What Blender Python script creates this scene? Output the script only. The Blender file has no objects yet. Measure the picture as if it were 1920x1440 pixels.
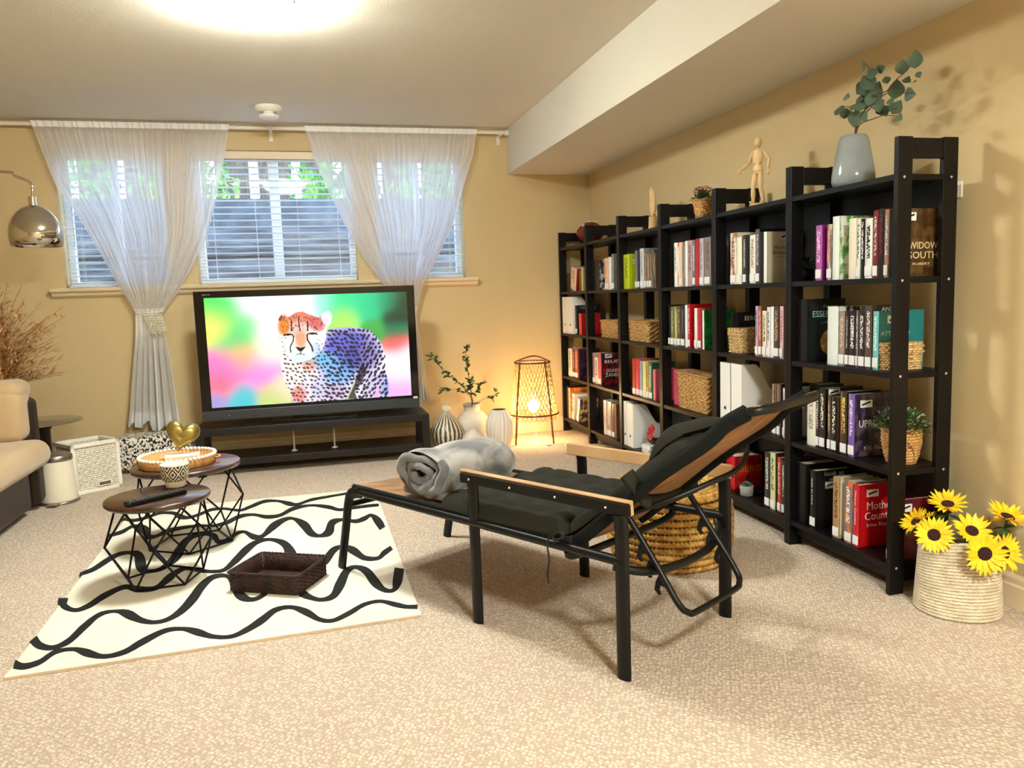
SCREEN_E, LANTERN_E = .2, 32.
import bpy, bmesh, math, random
import numpy as np
from mathutils import Vector, Matrix
random.seed(7)
rng = np.random.default_rng(5)
C = bpy.context.scene.collection
PI = math.pi
# ------------------------------------------------------------------ camera model
FPX = 1468.67
YAW, PITCH, ROLL = 0.2535, 0.1118, -0.0346
CAM = Vector((-1.9289, -2.2445, 1.0954))
_f = Vector((math.sin(YAW)*math.cos(PITCH), math.cos(YAW)*math.cos(PITCH), -math.sin(PITCH)))
_r = Vector((math.cos(YAW), -math.sin(YAW), 0)); _u = _r.cross(_f)
RT = math.cos(ROLL)*_r + math.sin(ROLL)*_u
UP = -math.sin(ROLL)*_r + math.cos(ROLL)*_u
def at(u, v, ax, val):
    d = (u-960)*RT - (v-720)*UP + FPX*_f
    return CAM + (val-CAM[ax])/d[ax]*d
YB, XR, ZC, ZB, XB = 3.7565, .3169, 2.3611, 2.0317, -.3541
# ------------------------------------------------------------------ materials
def lin(c):
    o = []
    for x in c[:3]:
        x = x/255.
        o.append(x/12.92 if x <= .04045 else ((x+.055)/1.055)**2.4)
    return (o[0], o[1], o[2], 1)
_m = {}
class N:
    def __init__(s, name):
        s.m = bpy.data.materials.new(name); s.m.use_nodes = True
        s.nt = s.m.node_tree; s.b = s.nt.nodes['Principled BSDF']
    def n(s, t, **kw):
        x = s.nt.nodes.new(t)
        for k, v in kw.items():
            if k in x.inputs.keys() and not hasattr(x, k): x.inputs[k].default_value = v
            else: setattr(x, k, v)
        return x
    def i(s, node, name, v): node.inputs[name].default_value = v; return s
    def l(s, a, b): s.nt.links.new(a, b)
def mat(name, col, rough=.6, metal=0, spec=.4, var=None, vscale=8, bump=0, bscale=60, coat=0, emis=0, trans=0, stretch=None, detail=3, sheen=0):
    if name in _m: return _m[name]
    k = N(name); b = k.b
    b.inputs['Base Color'].default_value = lin(col); b.inputs['Roughness'].default_value = rough
    b.inputs['Metallic'].default_value = metal; b.inputs['Specular IOR Level'].default_value = spec
    if coat: b.inputs['Coat Weight'].default_value = coat
    if sheen: b.inputs['Sheen Weight'].default_value = sheen
    if trans: b.inputs['Transmission Weight'].default_value = trans
    if emis:
        b.inputs['Emission Color'].default_value = lin(col); b.inputs['Emission Strength'].default_value = emis
    tc = k.n('ShaderNodeTexCoord'); src = tc.outputs['Object']
    if stretch:
        mp = k.n('ShaderNodeMapping'); mp.inputs['Scale'].default_value = stretch; k.l(src, mp.inputs[0]); src = mp.outputs[0]
    if var:
        no = k.n('ShaderNodeTexNoise'); no.inputs['Scale'].default_value = vscale; no.inputs['Detail'].default_value = detail; k.l(src, no.inputs['Vector'])
        cr = k.n('ShaderNodeValToRGB'); cr.color_ramp.elements[0].position = .35; cr.color_ramp.elements[1].position = .65
        cr.color_ramp.elements[0].color = lin(col); cr.color_ramp.elements[1].color = lin(var)
        k.l(no.outputs['Fac'], cr.inputs[0]); k.l(cr.outputs[0], b.inputs['Base Color'])
    if bump:
        no = k.n('ShaderNodeTexNoise'); no.inputs['Scale'].default_value = bscale; no.inputs['Detail'].default_value = 2; k.l(src, no.inputs['Vector'])
        bp = k.n('ShaderNodeBump'); bp.inputs['Strength'].default_value = bump; bp.inputs['Distance'].default_value = .01
        k.l(no.outputs['Fac'], bp.inputs['Height']); k.l(bp.outputs[0], b.inputs['Normal'])
    _m[name] = k.m
    return k.m
def vcolmat(name, rough=.7, emis=0, attr='Col'):
    k = N(name); a = k.n('ShaderNodeAttribute', attribute_name=attr)
    if emis:
        k.b.inputs['Base Color'].default_value = (.01, .01, .01, 1); k.l(a.outputs['Color'], k.b.inputs['Emission Color']); k.b.inputs['Emission Strength'].default_value = emis
    else: k.l(a.outputs['Color'], k.b.inputs['Base Color'])
    k.b.inputs['Roughness'].default_value = rough
    return k.m
# ------------------------------------------------------------------ mesh builder
class MB:
    def __init__(s): s.v = []; s.f = []; s.mi = []; s.sm = []
    def add(s, vs, fs, mi=0, smooth=False):
        o = len(s.v); s.v += [tuple(p) for p in vs]
        for f in fs: s.f.append(tuple(i+o for i in f)); s.mi.append(mi); s.sm.append(smooth)
        return s
    def box(s, a, b, mi=0, M=None):
        x0, y0, z0 = [min(a[i], b[i]) for i in range(3)]; x1, y1, z1 = [max(a[i], b[i]) for i in range(3)]
        vs = [Vector(p) for p in ((x0,y0,z0),(x1,y0,z0),(x1,y1,z0),(x0,y1,z0),(x0,y0,z1),(x1,y0,z1),(x1,y1,z1),(x0,y1,z1))]
        if M: vs = [M @ p for p in vs]
        return s.add(vs, [(0,3,2,1),(4,5,6,7),(0,1,5,4),(1,2,6,5),(2,3,7,6),(3,0,4,7)], mi)
    def cyl(s, p0, p1, r0, r1=None, n=16, mi=0, cap=True):
        r1 = r0 if r1 is None else r1
        return s.tube([p0, p1], [r0, r1], n, mi, cap)
    def tube(s, pts, r, n=8, mi=0, cap=True, flat=1.0, closed=False, upv=None):
        pts = [Vector(p) for p in pts]; m = len(pts)
        if not isinstance(r, (list, tuple)): r = [r]*m
        vs = []; prev = None
        for i, p in enumerate(pts):
            if closed: t = (pts[(i+1) % m]-pts[i-1])
            else: t = (pts[min(i+1, m-1)]-pts[max(i-1, 0)])
            t = t.normalized() if t.length > 1e-9 else Vector((0, 0, 1))
            if upv is not None: a = Vector(upv) - t*Vector(upv).dot(t)
            elif prev is None:
                a = Vector((0, 0, 1)) if abs(t.z) < .9 else Vector((1, 0, 0)); a = a - t*a.dot(t)
            else: a = prev - t*prev.dot(t)
            a = a.normalized(); prev = a; b = t.cross(a)
            for j in range(n):
                an = 2*PI*j/n
                vs.append(p + a*math.cos(an)*r[i] + b*math.sin(an)*r[i]*flat)
        fs = []
        for i in range(m if closed else m-1):
            for j in range(n):
                a0 = i*n+j; a1 = i*n+(j+1) % n; c = ((i+1) % m)*n
                fs.append((a0, a1, c+(j+1) % n, c+j))
        s.add(vs, fs, mi, True)
        if cap and not closed:
            s.add(vs[:n], [tuple(reversed(range(n)))], mi); s.add(vs[-n:], [tuple(range(n))], mi)
        return s
    def lathe(s, prof, c=(0,0,0), n=32, mi=0, fn=None, capb=True, capt=False):
        vs = []; m = len(prof)
        for i, (r, z) in enumerate(prof):
            for j in range(n):
                an = 2*PI*j/n; rr = r*(fn(an, i/(m-1.)) if fn else 1)
                vs.append((c[0]+rr*math.cos(an), c[1]+rr*math.sin(an), c[2]+z))
        fs = [(i*n+j, i*n+(j+1) % n, (i+1)*n+(j+1) % n, (i+1)*n+j) for i in range(m-1) for j in range(n)]
        if capb: fs.append(tuple(reversed(range(n))))
        if capt: fs.append(tuple((m-1)*n+j for j in range(n)))
        return s.add(vs, fs, mi, True)
    def ball(s, c, r, n=12, mi=0, M=None):
        if not isinstance(r, (list, tuple)): r = (r, r, r)
        vs = []; m = max(4, n//2)
        for i in range(m+1):
            th = PI*i/m
            for j in range(n):
                p = Vector((r[0]*math.sin(th)*math.cos(2*PI*j/n), r[1]*math.sin(th)*math.sin(2*PI*j/n), r[2]*math.cos(th)))
                if M: p = M @ p
                vs.append(p+Vector(c))
        fs = [(i*n+j, (i+1)*n+j, (i+1)*n+(j+1) % n, i*n+(j+1) % n) for i in range(m) for j in range(n)]
        return s.add(vs, fs, mi, True)
    def grid(s, P, mi=0, smooth=True, closed=False):
        R_ = len(P); K = len(P[0]); vs = [p for row in P for p in row]
        fs = [(i*K+j, i*K+(j+1) % K, (i+1)*K+(j+1) % K, (i+1)*K+j) for i in range(R_-1) for j in range(K if closed else K-1)]
        return s.add(vs, fs, mi, smooth)
    def prism(s, poly, ax, a, b, mi=0):
        # poly: list of 2D pts in the plane perpendicular to ax
        def mk(p, t):
            return {0: (t, p[0], p[1]), 1: (p[0], t, p[1]), 2: (p[0], p[1], t)}[ax]
        n = len(poly); vs = [mk(p, a) for p in poly]+[mk(p, b) for p in poly]
        fs = [(i, (i+1) % n, n+(i+1) % n, n+i) for i in range(n)]+[tuple(reversed(range(n))), tuple(range(n, 2*n))]
        return s.add(vs, fs, mi)
    def xf(s, M): s.v = [tuple(M @ Vector(p)) for p in s.v]; return s
    def build(s, name, mats, parent=None, bevel=0, subd=0, weld=False, solid=0):
        me = bpy.data.meshes.new(name); me.from_pydata(s.v, [], s.f)
        if not isinstance(mats, (list, tuple)): mats = [mats]
        for m_ in mats: me.materials.append(m_)
        me.polygons.foreach_set('material_index', s.mi); me.polygons.foreach_set('use_smooth', s.sm)
        bm = bmesh.new(); bm.from_mesh(me)
        if weld: bmesh.ops.remove_doubles(bm, verts=bm.verts, dist=1e-5)
        bmesh.ops.recalc_face_normals(bm, faces=bm.faces); bm.to_mesh(me); bm.free()
        o = bpy.data.objects.new(name, me); C.objects.link(o)
        if parent is not None: o.parent = parent
        if solid:
            md = o.modifiers.new('s', 'SOLIDIFY'); md.thickness = solid; md.offset = 0
        if bevel:
            md = o.modifiers.new('b', 'BEVEL'); md.width = bevel; md.segments = 2; md.limit_method = 'ANGLE'; md.angle_limit = .6
        if subd:
            md = o.modifiers.new('u', 'SUBSURF'); md.levels = subd; md.render_levels = subd
        return o
def tag(o, label=None, cat=None, group=None, kind=None):
    if label: o['label'] = label
    if cat: o['category'] = cat
    if group: o['group'] = group
    if kind: o['kind'] = kind
    return o
def empty(name, loc=(0,0,0), rz=0, label=None, cat=None, group=None):
    o = bpy.data.objects.new(name, None); C.objects.link(o); o.location = loc; o.rotation_euler = (0, 0, rz); o.empty_display_size = .05
    return tag(o, label, cat, group)
def struct(o): o['kind'] = 'structure'; return o
def smoothpts(P, k=6, closed=False):
    P = [Vector(p) for p in P]; n = len(P); out = []
    for i in range(n if closed else n-1):
        if closed: p0, p1, p2, p3 = P[i-1], P[i], P[(i+1) % n], P[(i+2) % n]
        else: p0, p1, p2, p3 = P[max(i-1, 0)], P[i], P[i+1], P[min(i+2, n-1)]
        for j in range(k):
            t = j/k
            out.append(.5*((2*p1)+(p2-p0)*t+(2*p0-5*p1+4*p2-p3)*t*t+(3*p1-p0-3*p2+p3)*t**3))
    if not closed: out.append(P[-1])
    return out
_FONT = None
def text(name, body, size, m, parent, M, w=None, ext=.0004, bold=0):
    cu = bpy.data.curves.new(name, 'FONT'); cu.body = body; cu.size = size; cu.extrude = ext; cu.resolution_u = 2
    cu.align_x = 'CENTER'; cu.align_y = 'CENTER'; cu.offset = bold; cu.space_line = .9
    to = bpy.data.objects.new('tmp_text', cu); C.objects.link(to)
    bpy.context.view_layer.update()
    me = bpy.data.meshes.new_from_object(to.evaluated_get(bpy.context.evaluated_depsgraph_get()))
    bpy.data.objects.remove(to)
    if len(me.vertices) and w:
        xs = [v.co.x for v in me.vertices]; ww = max(xs)-min(xs); sc = w/ww
        for v in me.vertices: v.co.x = v.co.x*sc
    me.transform(M); me.materials.clear(); me.materials.append(m); me.name = name
    o = bpy.data.objects.new(name, me); C.objects.link(o); o.parent = parent
    return o
# weave walls: closed loop swept up with over-under relief
def loop_pts(kind, a, b, n, rnd=.15):
    out = []
    if kind == 'round':
        for j in range(n):
            t = 2*PI*j/n; out.append((a*math.cos(t), b*math.sin(t), math.cos(t), math.sin(t)))
    else:
        # superellipse-ish rounded rectangle, even spacing along the perimeter
        r = rnd*min(a, b); seg = []
        per = 4*(a-r)+4*(b-r)+2*PI*r
        for j in range(n):
            s_ = per*j/n; L = [2*(b-r), PI*r/2, 2*(a-r), PI*r/2]*2; q_ = 0
            segs = [('l', (a, -(b-r)), (0, 1), (1, 0)), ('c', (a-r, b-r), 0, 0), ('l', (a-r, b), (-1, 0), (0, 1)), ('c', (-(a-r), b-r), PI/2, 0),
                    ('l', (-a, b-r), (0, -1), (-1, 0)), ('c', (-(a-r), -(b-r)), PI, 0), ('l', (-(a-r), -b), (1, 0), (0, -1)), ('c', (a-r, -(b-r)), 1.5*PI, 0)]
            Ls = [2*(b-r), PI*r/2, 2*(a-r), PI*r/2, 2*(b-r), PI*r/2, 2*(a-r), PI*r/2]
            for sg, l_ in zip(segs, Ls):
                if s_ <= l_: break
                s_ -= l_
            if sg[0] == 'l': out.append((sg[1][0]+sg[2][0]*s_, sg[1][1]+sg[2][1]*s_, sg[3][0], sg[3][1]))
            else:
                t = sg[2]+s_/max(r, 1e-6); out.append((sg[1][0]+r*math.cos(t), sg[1][1]+r*math.sin(t), math.cos(t), math.sin(t)))
    return out
def weave(mb, kind, a, b, z0, z1, cols, rows, amp, taper=lambda t: 1., mi=0, rnd=.2, bottom=True, th=.008, topfn=None, diag=False):
    n = cols*4; lp = loop_pts(kind, a, b, n, rnd); P = []
    for i in range(rows*3+1):
        t = i/(rows*3.); k = taper(t); row = i//3; ph = abs(math.sin(PI*(i % 3)/3.))+.25
        R_ = []
        for j, (x, y, nx, ny) in enumerate(lp):
            if diag: w_ = math.cos(PI*(j/4.)+PI*row*.5)
            else: w_ = math.cos(PI*(j/2.)+PI*row)
            d = amp*w_*ph
            zz = z0+(z1-z0)*t
            if topfn: zz = z0+(z1+topfn(x, y)-z0)*t
            R_.append((x*k+nx*d, y*k+ny*d, zz))
        P.append(R_)
    mb.grid(P, mi, True, True)
    k1 = taper(1.); k0 = taper(0.)
    inn = [[(x*k1-nx*th, y*k1-ny*th, z1+(topfn(x, y) if topfn else 0)) for x, y, nx, ny in lp], [(x*k0-nx*th, y*k0-ny*th, z0+.006) for x, y, nx, ny in lp]]
    mb.grid([P[-1], inn[0], inn[1]], mi, True, True)
    if bottom:
        mb.add([(x*k0, y*k0, z0) for x, y, nx, ny in lp], [tuple(range(n))], mi)
        mb.add([(x*k0-nx*th, y*k0-ny*th, z0+.006) for x, y, nx, ny in lp], [tuple(range(n))], mi)
    return mb
def rim(mb, kind, a, b, z, r, n=48, twist=0, mi=0, rnd=.2, k=1, topfn=None):
    lp = loop_pts(kind, a*k, b*k, n, rnd)
    pts = [(x, y, z+(topfn(x/k, y/k) if topfn else 0)) for x, y, _, _ in lp]
    rr = [r*(1+(.25 if (j % 2) else -.1)*(1 if twist else 0)) for j in range(n)]
    mb.tube(pts, rr, 6, mi, closed=True); return mb
def leaf(mb, p, d, up, L, W, mi=0, n=5, curl=.1, pointy=1.):
    d = Vector(d).normalized(); s_ = d.cross(Vector(up)); s_ = s_.normalized() if s_.length > 1e-4 else Vector((1,0,0)); nn = s_.cross(d)
    p = Vector(p); vs = []; fs = []
    for i in range(n+1):
        t = i/n; w = W*.5*math.sin(PI*min(1, t**pointy*.97+.015))
        c = p+d*L*t+nn*(-curl*L*t*t)
        vs += [c-s_*w+nn*w*.25, c, c+s_*w+nn*w*.25]
    for i in range(n):
        for j in range(2): fs.append((i*3+j, i*3+j+1, i*3+j+4, i*3+j+3))
    mb.add(vs, fs, mi, True)
# ================================================================== ROOM
XL, YF = -5.3, -4.6
wall_m = mat('wall_paint', (209, 186, 142), .75, spec=.25, bump=.06, bscale=220)
ceil_m = mat('ceiling_paint', (220, 212, 198), .85, spec=.2, bump=.1, bscale=160)
trim_m = mat('trim_paint', (232, 212, 178), .45, spec=.4)
white_m = mat('white_paint', (236, 230, 220), .45)
vinyl_m = mat('white_vinyl', (225, 232, 240), .4)
# carpet
k = N('loop_carpet'); tc = k.n('ShaderNodeTexCoord')
mp = k.n('ShaderNodeMapping'); mp.inputs['Rotation'].default_value = (0, 0, .62); mp.inputs['Scale'].default_value = (1, .8, 1); k.l(tc.outputs['Object'], mp.inputs[0])
vo = k.n('ShaderNodeTexVoronoi'); vo.inputs['Scale'].default_value = 92; vo.inputs['Randomness'].default_value = .6; k.l(mp.outputs[0], vo.inputs['Vector'])
no = k.n('ShaderNodeTexNoise'); no.inputs['Scale'].default_value = 190; no.inputs['Detail'].default_value = 2; k.l(mp.outputs[0], no.inputs['Vector'])
n2 = k.n('ShaderNodeTexNoise'); n2.inputs['Scale'].default_value = 1.6; n2.inputs['Detail'].default_value = 4; k.l(tc.outputs['Object'], n2.inputs['Vector'])
cr = k.n('ShaderNodeValToRGB'); e = cr.color_ramp.elements; e[0].position = .12; e[0].color = lin((227, 212, 196)); e[1].position = .62; e[1].color = lin((186, 167, 148))
ad = k.n('ShaderNodeMath', operation='MULTIPLY_ADD'); ad.inputs[1].default_value = .55; k.l(no.outputs['Fac'], ad.inputs[0])
sb = k.n('ShaderNodeMath', operation='MULTIPLY_ADD'); sb.inputs[1].default_value = 1.; sb.inputs[2].default_value = -.27; k.l(vo.outputs['Distance'], sb.inputs[0]); k.l(sb.outputs[0], ad.inputs[2])
k.l(ad.outputs[0], cr.inputs[0])
mx = k.n('ShaderNodeMix', data_type='RGBA', blend_type='MULTIPLY'); mx.inputs[0].default_value = .5
c2 = k.n('ShaderNodeValToRGB'); c2.color_ramp.elements[0].position = .3; c2.color_ramp.elements[0].color = (.86, .85, .84, 1); c2.color_ramp.elements[1].position = .7; c2.color_ramp.elements[1].color = (1, 1, 1, 1)
k.l(n2.outputs['Fac'], c2.inputs[0]); k.l(cr.outputs[0], mx.inputs[6]); k.l(c2.outputs[0], mx.inputs[7]); k.l(mx.outputs[2], k.b.inputs['Base Color'])
bp = k.n('ShaderNodeBump', invert=True); bp.inputs['Strength'].default_value = .8; bp.inputs['Distance'].default_value = .006; k.l(ad.outputs[0], bp.inputs['Height']); k.l(bp.outputs[0], k.b.inputs['Normal'])
k.b.inputs['Roughness'].default_value = .95; k.b.inputs['Specular IOR Level'].default_value = .1
carpet_m = k.m
struct(MB().box((XL, YF, -.1), (XR+.2, YB+.2, 0)).build('floor', carpet_m))
struct(MB().box((XL-.2, YF-.2, ZC), (XR+.2, YB+.2, ZC+.1)).build('ceiling', ceil_m))
beam = MB().box((XB, YF, ZB), (XR, YB, ZC)).build('trim_1', ceil_m); struct(beam); beam['label'] = 'boxed ceiling soffit along the right wall'
struct(MB().box((XR, YF-.2, 0), (XR+.2, YB+.2, ZC)).build('wall_right', wall_m))
struct(MB().box((XL-.2, YF-.2, 0), (XL, YB+.2, ZC)).build('wall_left', wall_m))
struct(MB().box((XL, YF-.2, 0), (XR, YF, ZC)).build('wall_front', wall_m))
WIN = [(-3.5, -2.83), (-2.645, -1.53), (-1.38, -.712)]
ZW0, ZW1 = 1.25, 2.19
w = MB()
w.box((XL, YB, 0), (XR, YB+.2, ZW0)); w.box((XL, YB, ZW1), (XR, YB+.2, ZC))
xs = [XL]+[x for a in WIN for x in a]+[XR]
for i in range(0, 8, 2): w.box((xs[i], YB, ZW0), (xs[i+1], YB+.2, ZW1))
struct(w.build('wall_back', wall_m))
# baseboards
def baseboard(name, a, b, axis):
    m_ = MB()
    pr = [(0, 0), (.016, 0), (.016, .075), (.011, .082), (.011, .1), (.005, .112), (0, .112)]
    if axis == 0: m_.prism([(YB-p, z) for p, z in pr], 0, a, b)
    else: m_.prism([(XR-p, z) for p, z in pr], 1, a, b)
    struct(m_.build(name, trim_m))
baseboard('baseboard_back', XL, XR-.018, 0); baseboard('baseboard_right', YF, YB-.018, 1)
# sill
sl = MB().prism([(YB+.13, 1.25), (YB-.075, 1.25), (YB-.08, 1.243), (YB-.075, 1.228), (YB-.05, 1.22), (YB-.04, 1.2), (YB-.02, 1.19), (YB, 1.185), (YB, 1.229), (YB+.13, 1.229)], 0, -3.585, -.63)
sill = struct(sl.build('trim_2', trim_m)); sill['label'] = 'moulded window sill running under all three windows'
# windows
gl = N('window_glass'); tr = gl.n('ShaderNodeBsdfTransparent'); gs = gl.n('ShaderNodeBsdfGlossy'); gs.inputs['Roughness'].default_value = .02
mxs = gl.n('ShaderNodeMixShader'); mxs.inputs[0].default_value = .07; gl.l(tr.outputs[0], mxs.inputs[1]); gl.l(gs.outputs[0], mxs.inputs[2]); gl.l(mxs.outputs[0], gl.nt.nodes['Material Output'].inputs[0])
for i, (a, b) in enumerate(WIN):
    fr = MB(); t = .045; y0, y1 = YB+.12, YB+.18
    fr.box((a, y0, ZW0), (b, y1, ZW0+t)); fr.box((a, y0, ZW1-t), (b, y1, ZW1)); fr.box((a, y0, ZW0+t), (a+t, y1, ZW1-t)); fr.box((b-t, y0, ZW0+t), (b, y1, ZW1-t))
    if i == 1: fr.box((-2.13, y0, ZW0+t), (-2.06, y1, ZW1-t))
    else:
        cx = (a+b)/2; fr.box((cx-.02, y0+.01, ZW0+t), (cx+.02, y1, ZW1-t))
    wo = struct(fr.build('window_%d' % (i+1), vinyl_m, bevel=.003))
    MB().box((a+t, YB+.148, ZW0+t), (b-t, YB+.152, ZW1-t)).build('window_pane', gl.m, wo)
# venetian blinds
slat_m = mat('blind_slat', (240, 240, 238), .4)
for (a, b), lb in zip(WIN, ('white slatted venetian blind in the left window behind the sheer curtain', 'wide white slatted venetian blind in the middle window above the television', 'white slatted venetian blind in the right window nearest the soffit')):
    e_ = empty('venetian_blind', ((a+b)/2, YB+.06, ZW0), 0, lb, 'window blind', 'blinds in the three windows')
    hw = (b-a)/2-.012
    MB().box((-hw, -.028, ZW1-ZW0-.055), (hw, .028, ZW1-ZW0-.001)).build('head_rail', mat('blind_rail', (232, 214, 190), .4), e_, bevel=.003)
    s_ = MB(); nz = 19
    for j in range(nz):
        z = .035+(ZW1-ZW0-.10)*j/(nz-1)
        s_.box((-hw, -.022, -.0013), (hw, .022, .0013), 0, Matrix.Translation((0, 0, z)) @ Matrix.Rotation(-.10, 4, 'X'))
    s_.build('slats', slat_m, e_)
    MB().box((-hw, -.024, .004), (hw, .024, .02)).build('bottom_rail', slat_m, e_, bevel=.002)
    c_ = MB()
    for f_ in (-.8, -.27, .27, .8) if hw > .4 else (-.7, .7):
        for yy in (-.024, .024): c_.cyl((hw*f_, yy, .01), (hw*f_, yy, ZW1-ZW0-.05), .001, n=5)
    c_.build('ladder_cords', slat_m, e_)
    MB().cyl((-hw+.06, -.034, .28), (-hw+.06, -.034, ZW1-ZW0-.04), .004, n=8).build('tilt_wand', mat('clear_wand', (215, 225, 235), .2), e_)
# outside: window well
conc = mat('well_concrete', (128, 136, 142), .9, var=(88, 96, 104), vscale=5, bump=.3, bscale=30)
zt = at(500, 372, 1, 4.85).z
o = MB().box((XL, 4.85, .3), (XR+1, 5.05, zt)).build('retaining_wall', conc)
tag(o, 'grey concrete retaining wall outside the windows', 'wall')
pl = MB()
for j in range(5): pl.box((XL, 4.83, .55+j*.24), (XR+1, 4.85, .55+j*.24+.222))
pl.build('plank_face', mat('plank_grey', (142, 149, 155), .85, var=(78, 86, 96), vscale=3, stretch=(1, 1, 9), bump=.2), o)
tag(MB().box((XL, YB+.21, .25), (XR+1, 4.82, .32)).build('gravel_bed', mat('gravel', (120, 115, 108), .95, var=(70, 68, 66), vscale=60, bump=1)), 'gravel bed at the foot of the retaining wall outside', 'gravel', kind='stuff')
# fence and greenery behind
fe = MB()
for j in range(16):
    fe.box((XL+.05+j*.42, 6.35, zt-.2), (XL+.38+j*.42, 6.38, zt+.62))
o = fe.build('garden_fence', mat('fence_wood', (110, 88, 70), .9, var=(62, 52, 46), vscale=6, stretch=(8, 1, 1)))
tag(o, 'weathered dark board fence beyond the retaining wall', 'fence')
gm = [mat('shrub_green_a', (120, 190, 70), .7, var=(60, 120, 40), vscale=6), mat('shrub_green_b', (60, 95, 40), .7, var=(150, 200, 90), vscale=7)]
for j, (x, y, z, r, lb) in enumerate([(-4.1, 5.9, zt+.25, .5, 'bright green shrub outside behind the left curtain'), (-2.9, 5.7, zt+.2, .34, 'green shrub outside at the left end of the middle window'), (-1.6, 5.9, zt+.2, .36, 'green shrub outside at the right end of the middle window'), (-.5, 5.8, zt+.2, .4, 'green shrub outside behind the right curtain')]):
    b_ = MB()
    for _ in range(420):
        v = Vector(rng.normal(size=3)); v.normalize(); v *= r*(rng.random()**.4)
        leaf(b_, (v.x*1.35, v.y*.8, v.z*.8), rng.normal(size=3), (0, 0, 1), .09+.05*rng.random(), .05, n=3)
    e_ = b_.build('garden_shrub', gm[j % 2]); e_.location = (x, y, z); tag(e_, lb, 'shrub', 'shrubs outside the windows')
    MB().cyl((0, 0, -.4), (0, 0, 0), .02, n=6).build('stem', mat('bark', (80, 62, 48), .9), e_)
# ------------------------------------------------------------------ lights
lamp_e = mat('lamp_glass_lit', (243, 250, 242), .4, emis=26.)
fill_lamp_e = mat('lamp_glass_rear_fill', (243, 250, 242), .4, emis=60.)  # stronger glow for the fill dome added out of view
def dome(loc, label, gm_=None):
    e_ = empty('ceiling_light', loc, 0, label, 'ceiling light', None)
    MB().lathe([(.0, 0), (.17, 0), (.172, -.012), (.15, -.02)], n=40, capb=False).build('mounting_plate', white_m, e_)
    pr = [(.2, -.03)]+[(.2*math.cos(t), -.03-.08*math.sin(t)) for t in [PI/2*i/9 for i in range(1, 10)]]
    MB().lathe([(.15, -.016), (.185, -.021), (.2, -.03)]+pr[1:], n=48, capb=False, capt=True).build('glass_dome', gm_ or lamp_e, e_)
    MB().cyl((.165, -.11, -.05), (.175, -.117, -.052), .007, n=10).build('retaining_screw', mat('nickel', (150, 145, 135), .3, 1), e_)
dome((-2.07, 1.30, ZC), 'round frosted white dome ceiling light glowing above the rug')
dome((-1.0, -2.75, ZC), 'unseen dome ceiling light added behind the viewpoint as fill', fill_lamp_e)  # unseen rear dome, added as fill for the right wall and front floor
# smoke alarm
e_ = empty('smoke_alarm', at(503, 200, 2, ZC), 0, 'white round smoke alarm on the ceiling in front of the curtain rod', 'smoke alarm')
MB().lathe([(.085, 0), (.085, -.012), (.07, -.03), (.05, -.034)], n=36, capb=False, capt=True).build('base', white_m, e_)
MB().lathe([(.035, -.03), (.035, -.05), (.072, -.058), (.06, -.072), (.03, -.076)], n=36, capb=False, capt=True).build('sensor_cap', white_m, e_)
# world
wd = bpy.data.worlds.new('sky'); bpy.context.scene.world = wd; wd.use_nodes = True
nt = wd.node_tree; bg = nt.nodes['Background']
sky = nt.nodes.new('ShaderNodeTexSky'); sky.sky_type = 'HOSEK_WILKIE'; sky.sun_direction = (.3, .5, .8); sky.turbidity = 3
nt.links.new(sky.outputs[0], bg.inputs[0]); bg.inputs[1].default_value = 9
# ================================================================== CURTAINS
rod_y = YB-.09
zr = 2.326
rod = MB().cyl((-4.6, rod_y, zr), (-.385, rod_y, zr), .013, n=14).build('curtain_rod', mat('rod_white', (238, 228, 212), .35)); tag(rod, 'long white curtain rod above the three windows', 'curtain rod')
MB().cyl((-.385, rod_y, zr), (-.358, rod_y, zr), .022, n=14).build('finial', white_m, rod)
for x in (-3.83, -2.09, -.42):
    b_ = MB().box((x-.012, YB-.006, zr-.075), (x+.012, YB-.0005, zr+.02)); b_.box((x-.007, rod_y-.014, zr-.022), (x+.007, YB-.004, zr-.014)); b_.box((x-.007, rod_y-.02, zr-.022), (x+.007, rod_y-.0145, zr+.012))
    b_.build('bracket', white_m, rod)
sh = N('sheer_voile')
tr = sh.n('ShaderNodeBsdfTransparent'); tl = sh.n('ShaderNodeBsdfTranslucent'); df = sh.n('ShaderNodeBsdfDiffuse')
for x_ in (tl, df): x_.inputs[0].default_value = lin((247, 244, 246))
m1 = sh.n('ShaderNodeMixShader'); m1.inputs[0].default_value = .45; sh.l(df.outputs[0], m1.inputs[1]); sh.l(tl.outputs[0], m1.inputs[2])
m2 = sh.n('ShaderNodeMixShader'); lw = sh.n('ShaderNodeLayerWeight'); lw.inputs[0].default_value = .35
mr = sh.n('ShaderNodeMapRange'); mr.inputs[3].default_value = .58; mr.inputs[4].default_value = .97; sh.l(lw.outputs['Facing'], mr.inputs[0]); sh.l(mr.outputs[0], m2.inputs[0])
sh.l(tr.outputs[0], m2.inputs[1]); sh.l(m1.outputs[0], m2.inputs[2]); sh.l(m2.outputs[0], sh.nt.nodes['Material Output'].inputs[0])
sh2 = N('gathered_voile'); tr = sh2.n('ShaderNodeBsdfTransparent'); tl = sh2.n('ShaderNodeBsdfTranslucent'); df = sh2.n('ShaderNodeBsdfDiffuse')
for x_ in (tl, df): x_.inputs[0].default_value = lin((250, 247, 244))
m1 = sh2.n('ShaderNodeMixShader'); m1.inputs[0].default_value = .25; sh2.l(df.outputs[0], m1.inputs[1]); sh2.l(tl.outputs[0], m1.inputs[2]); m2 = sh2.n('ShaderNodeMixShader'); m2.inputs[0].default_value = .92
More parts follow.
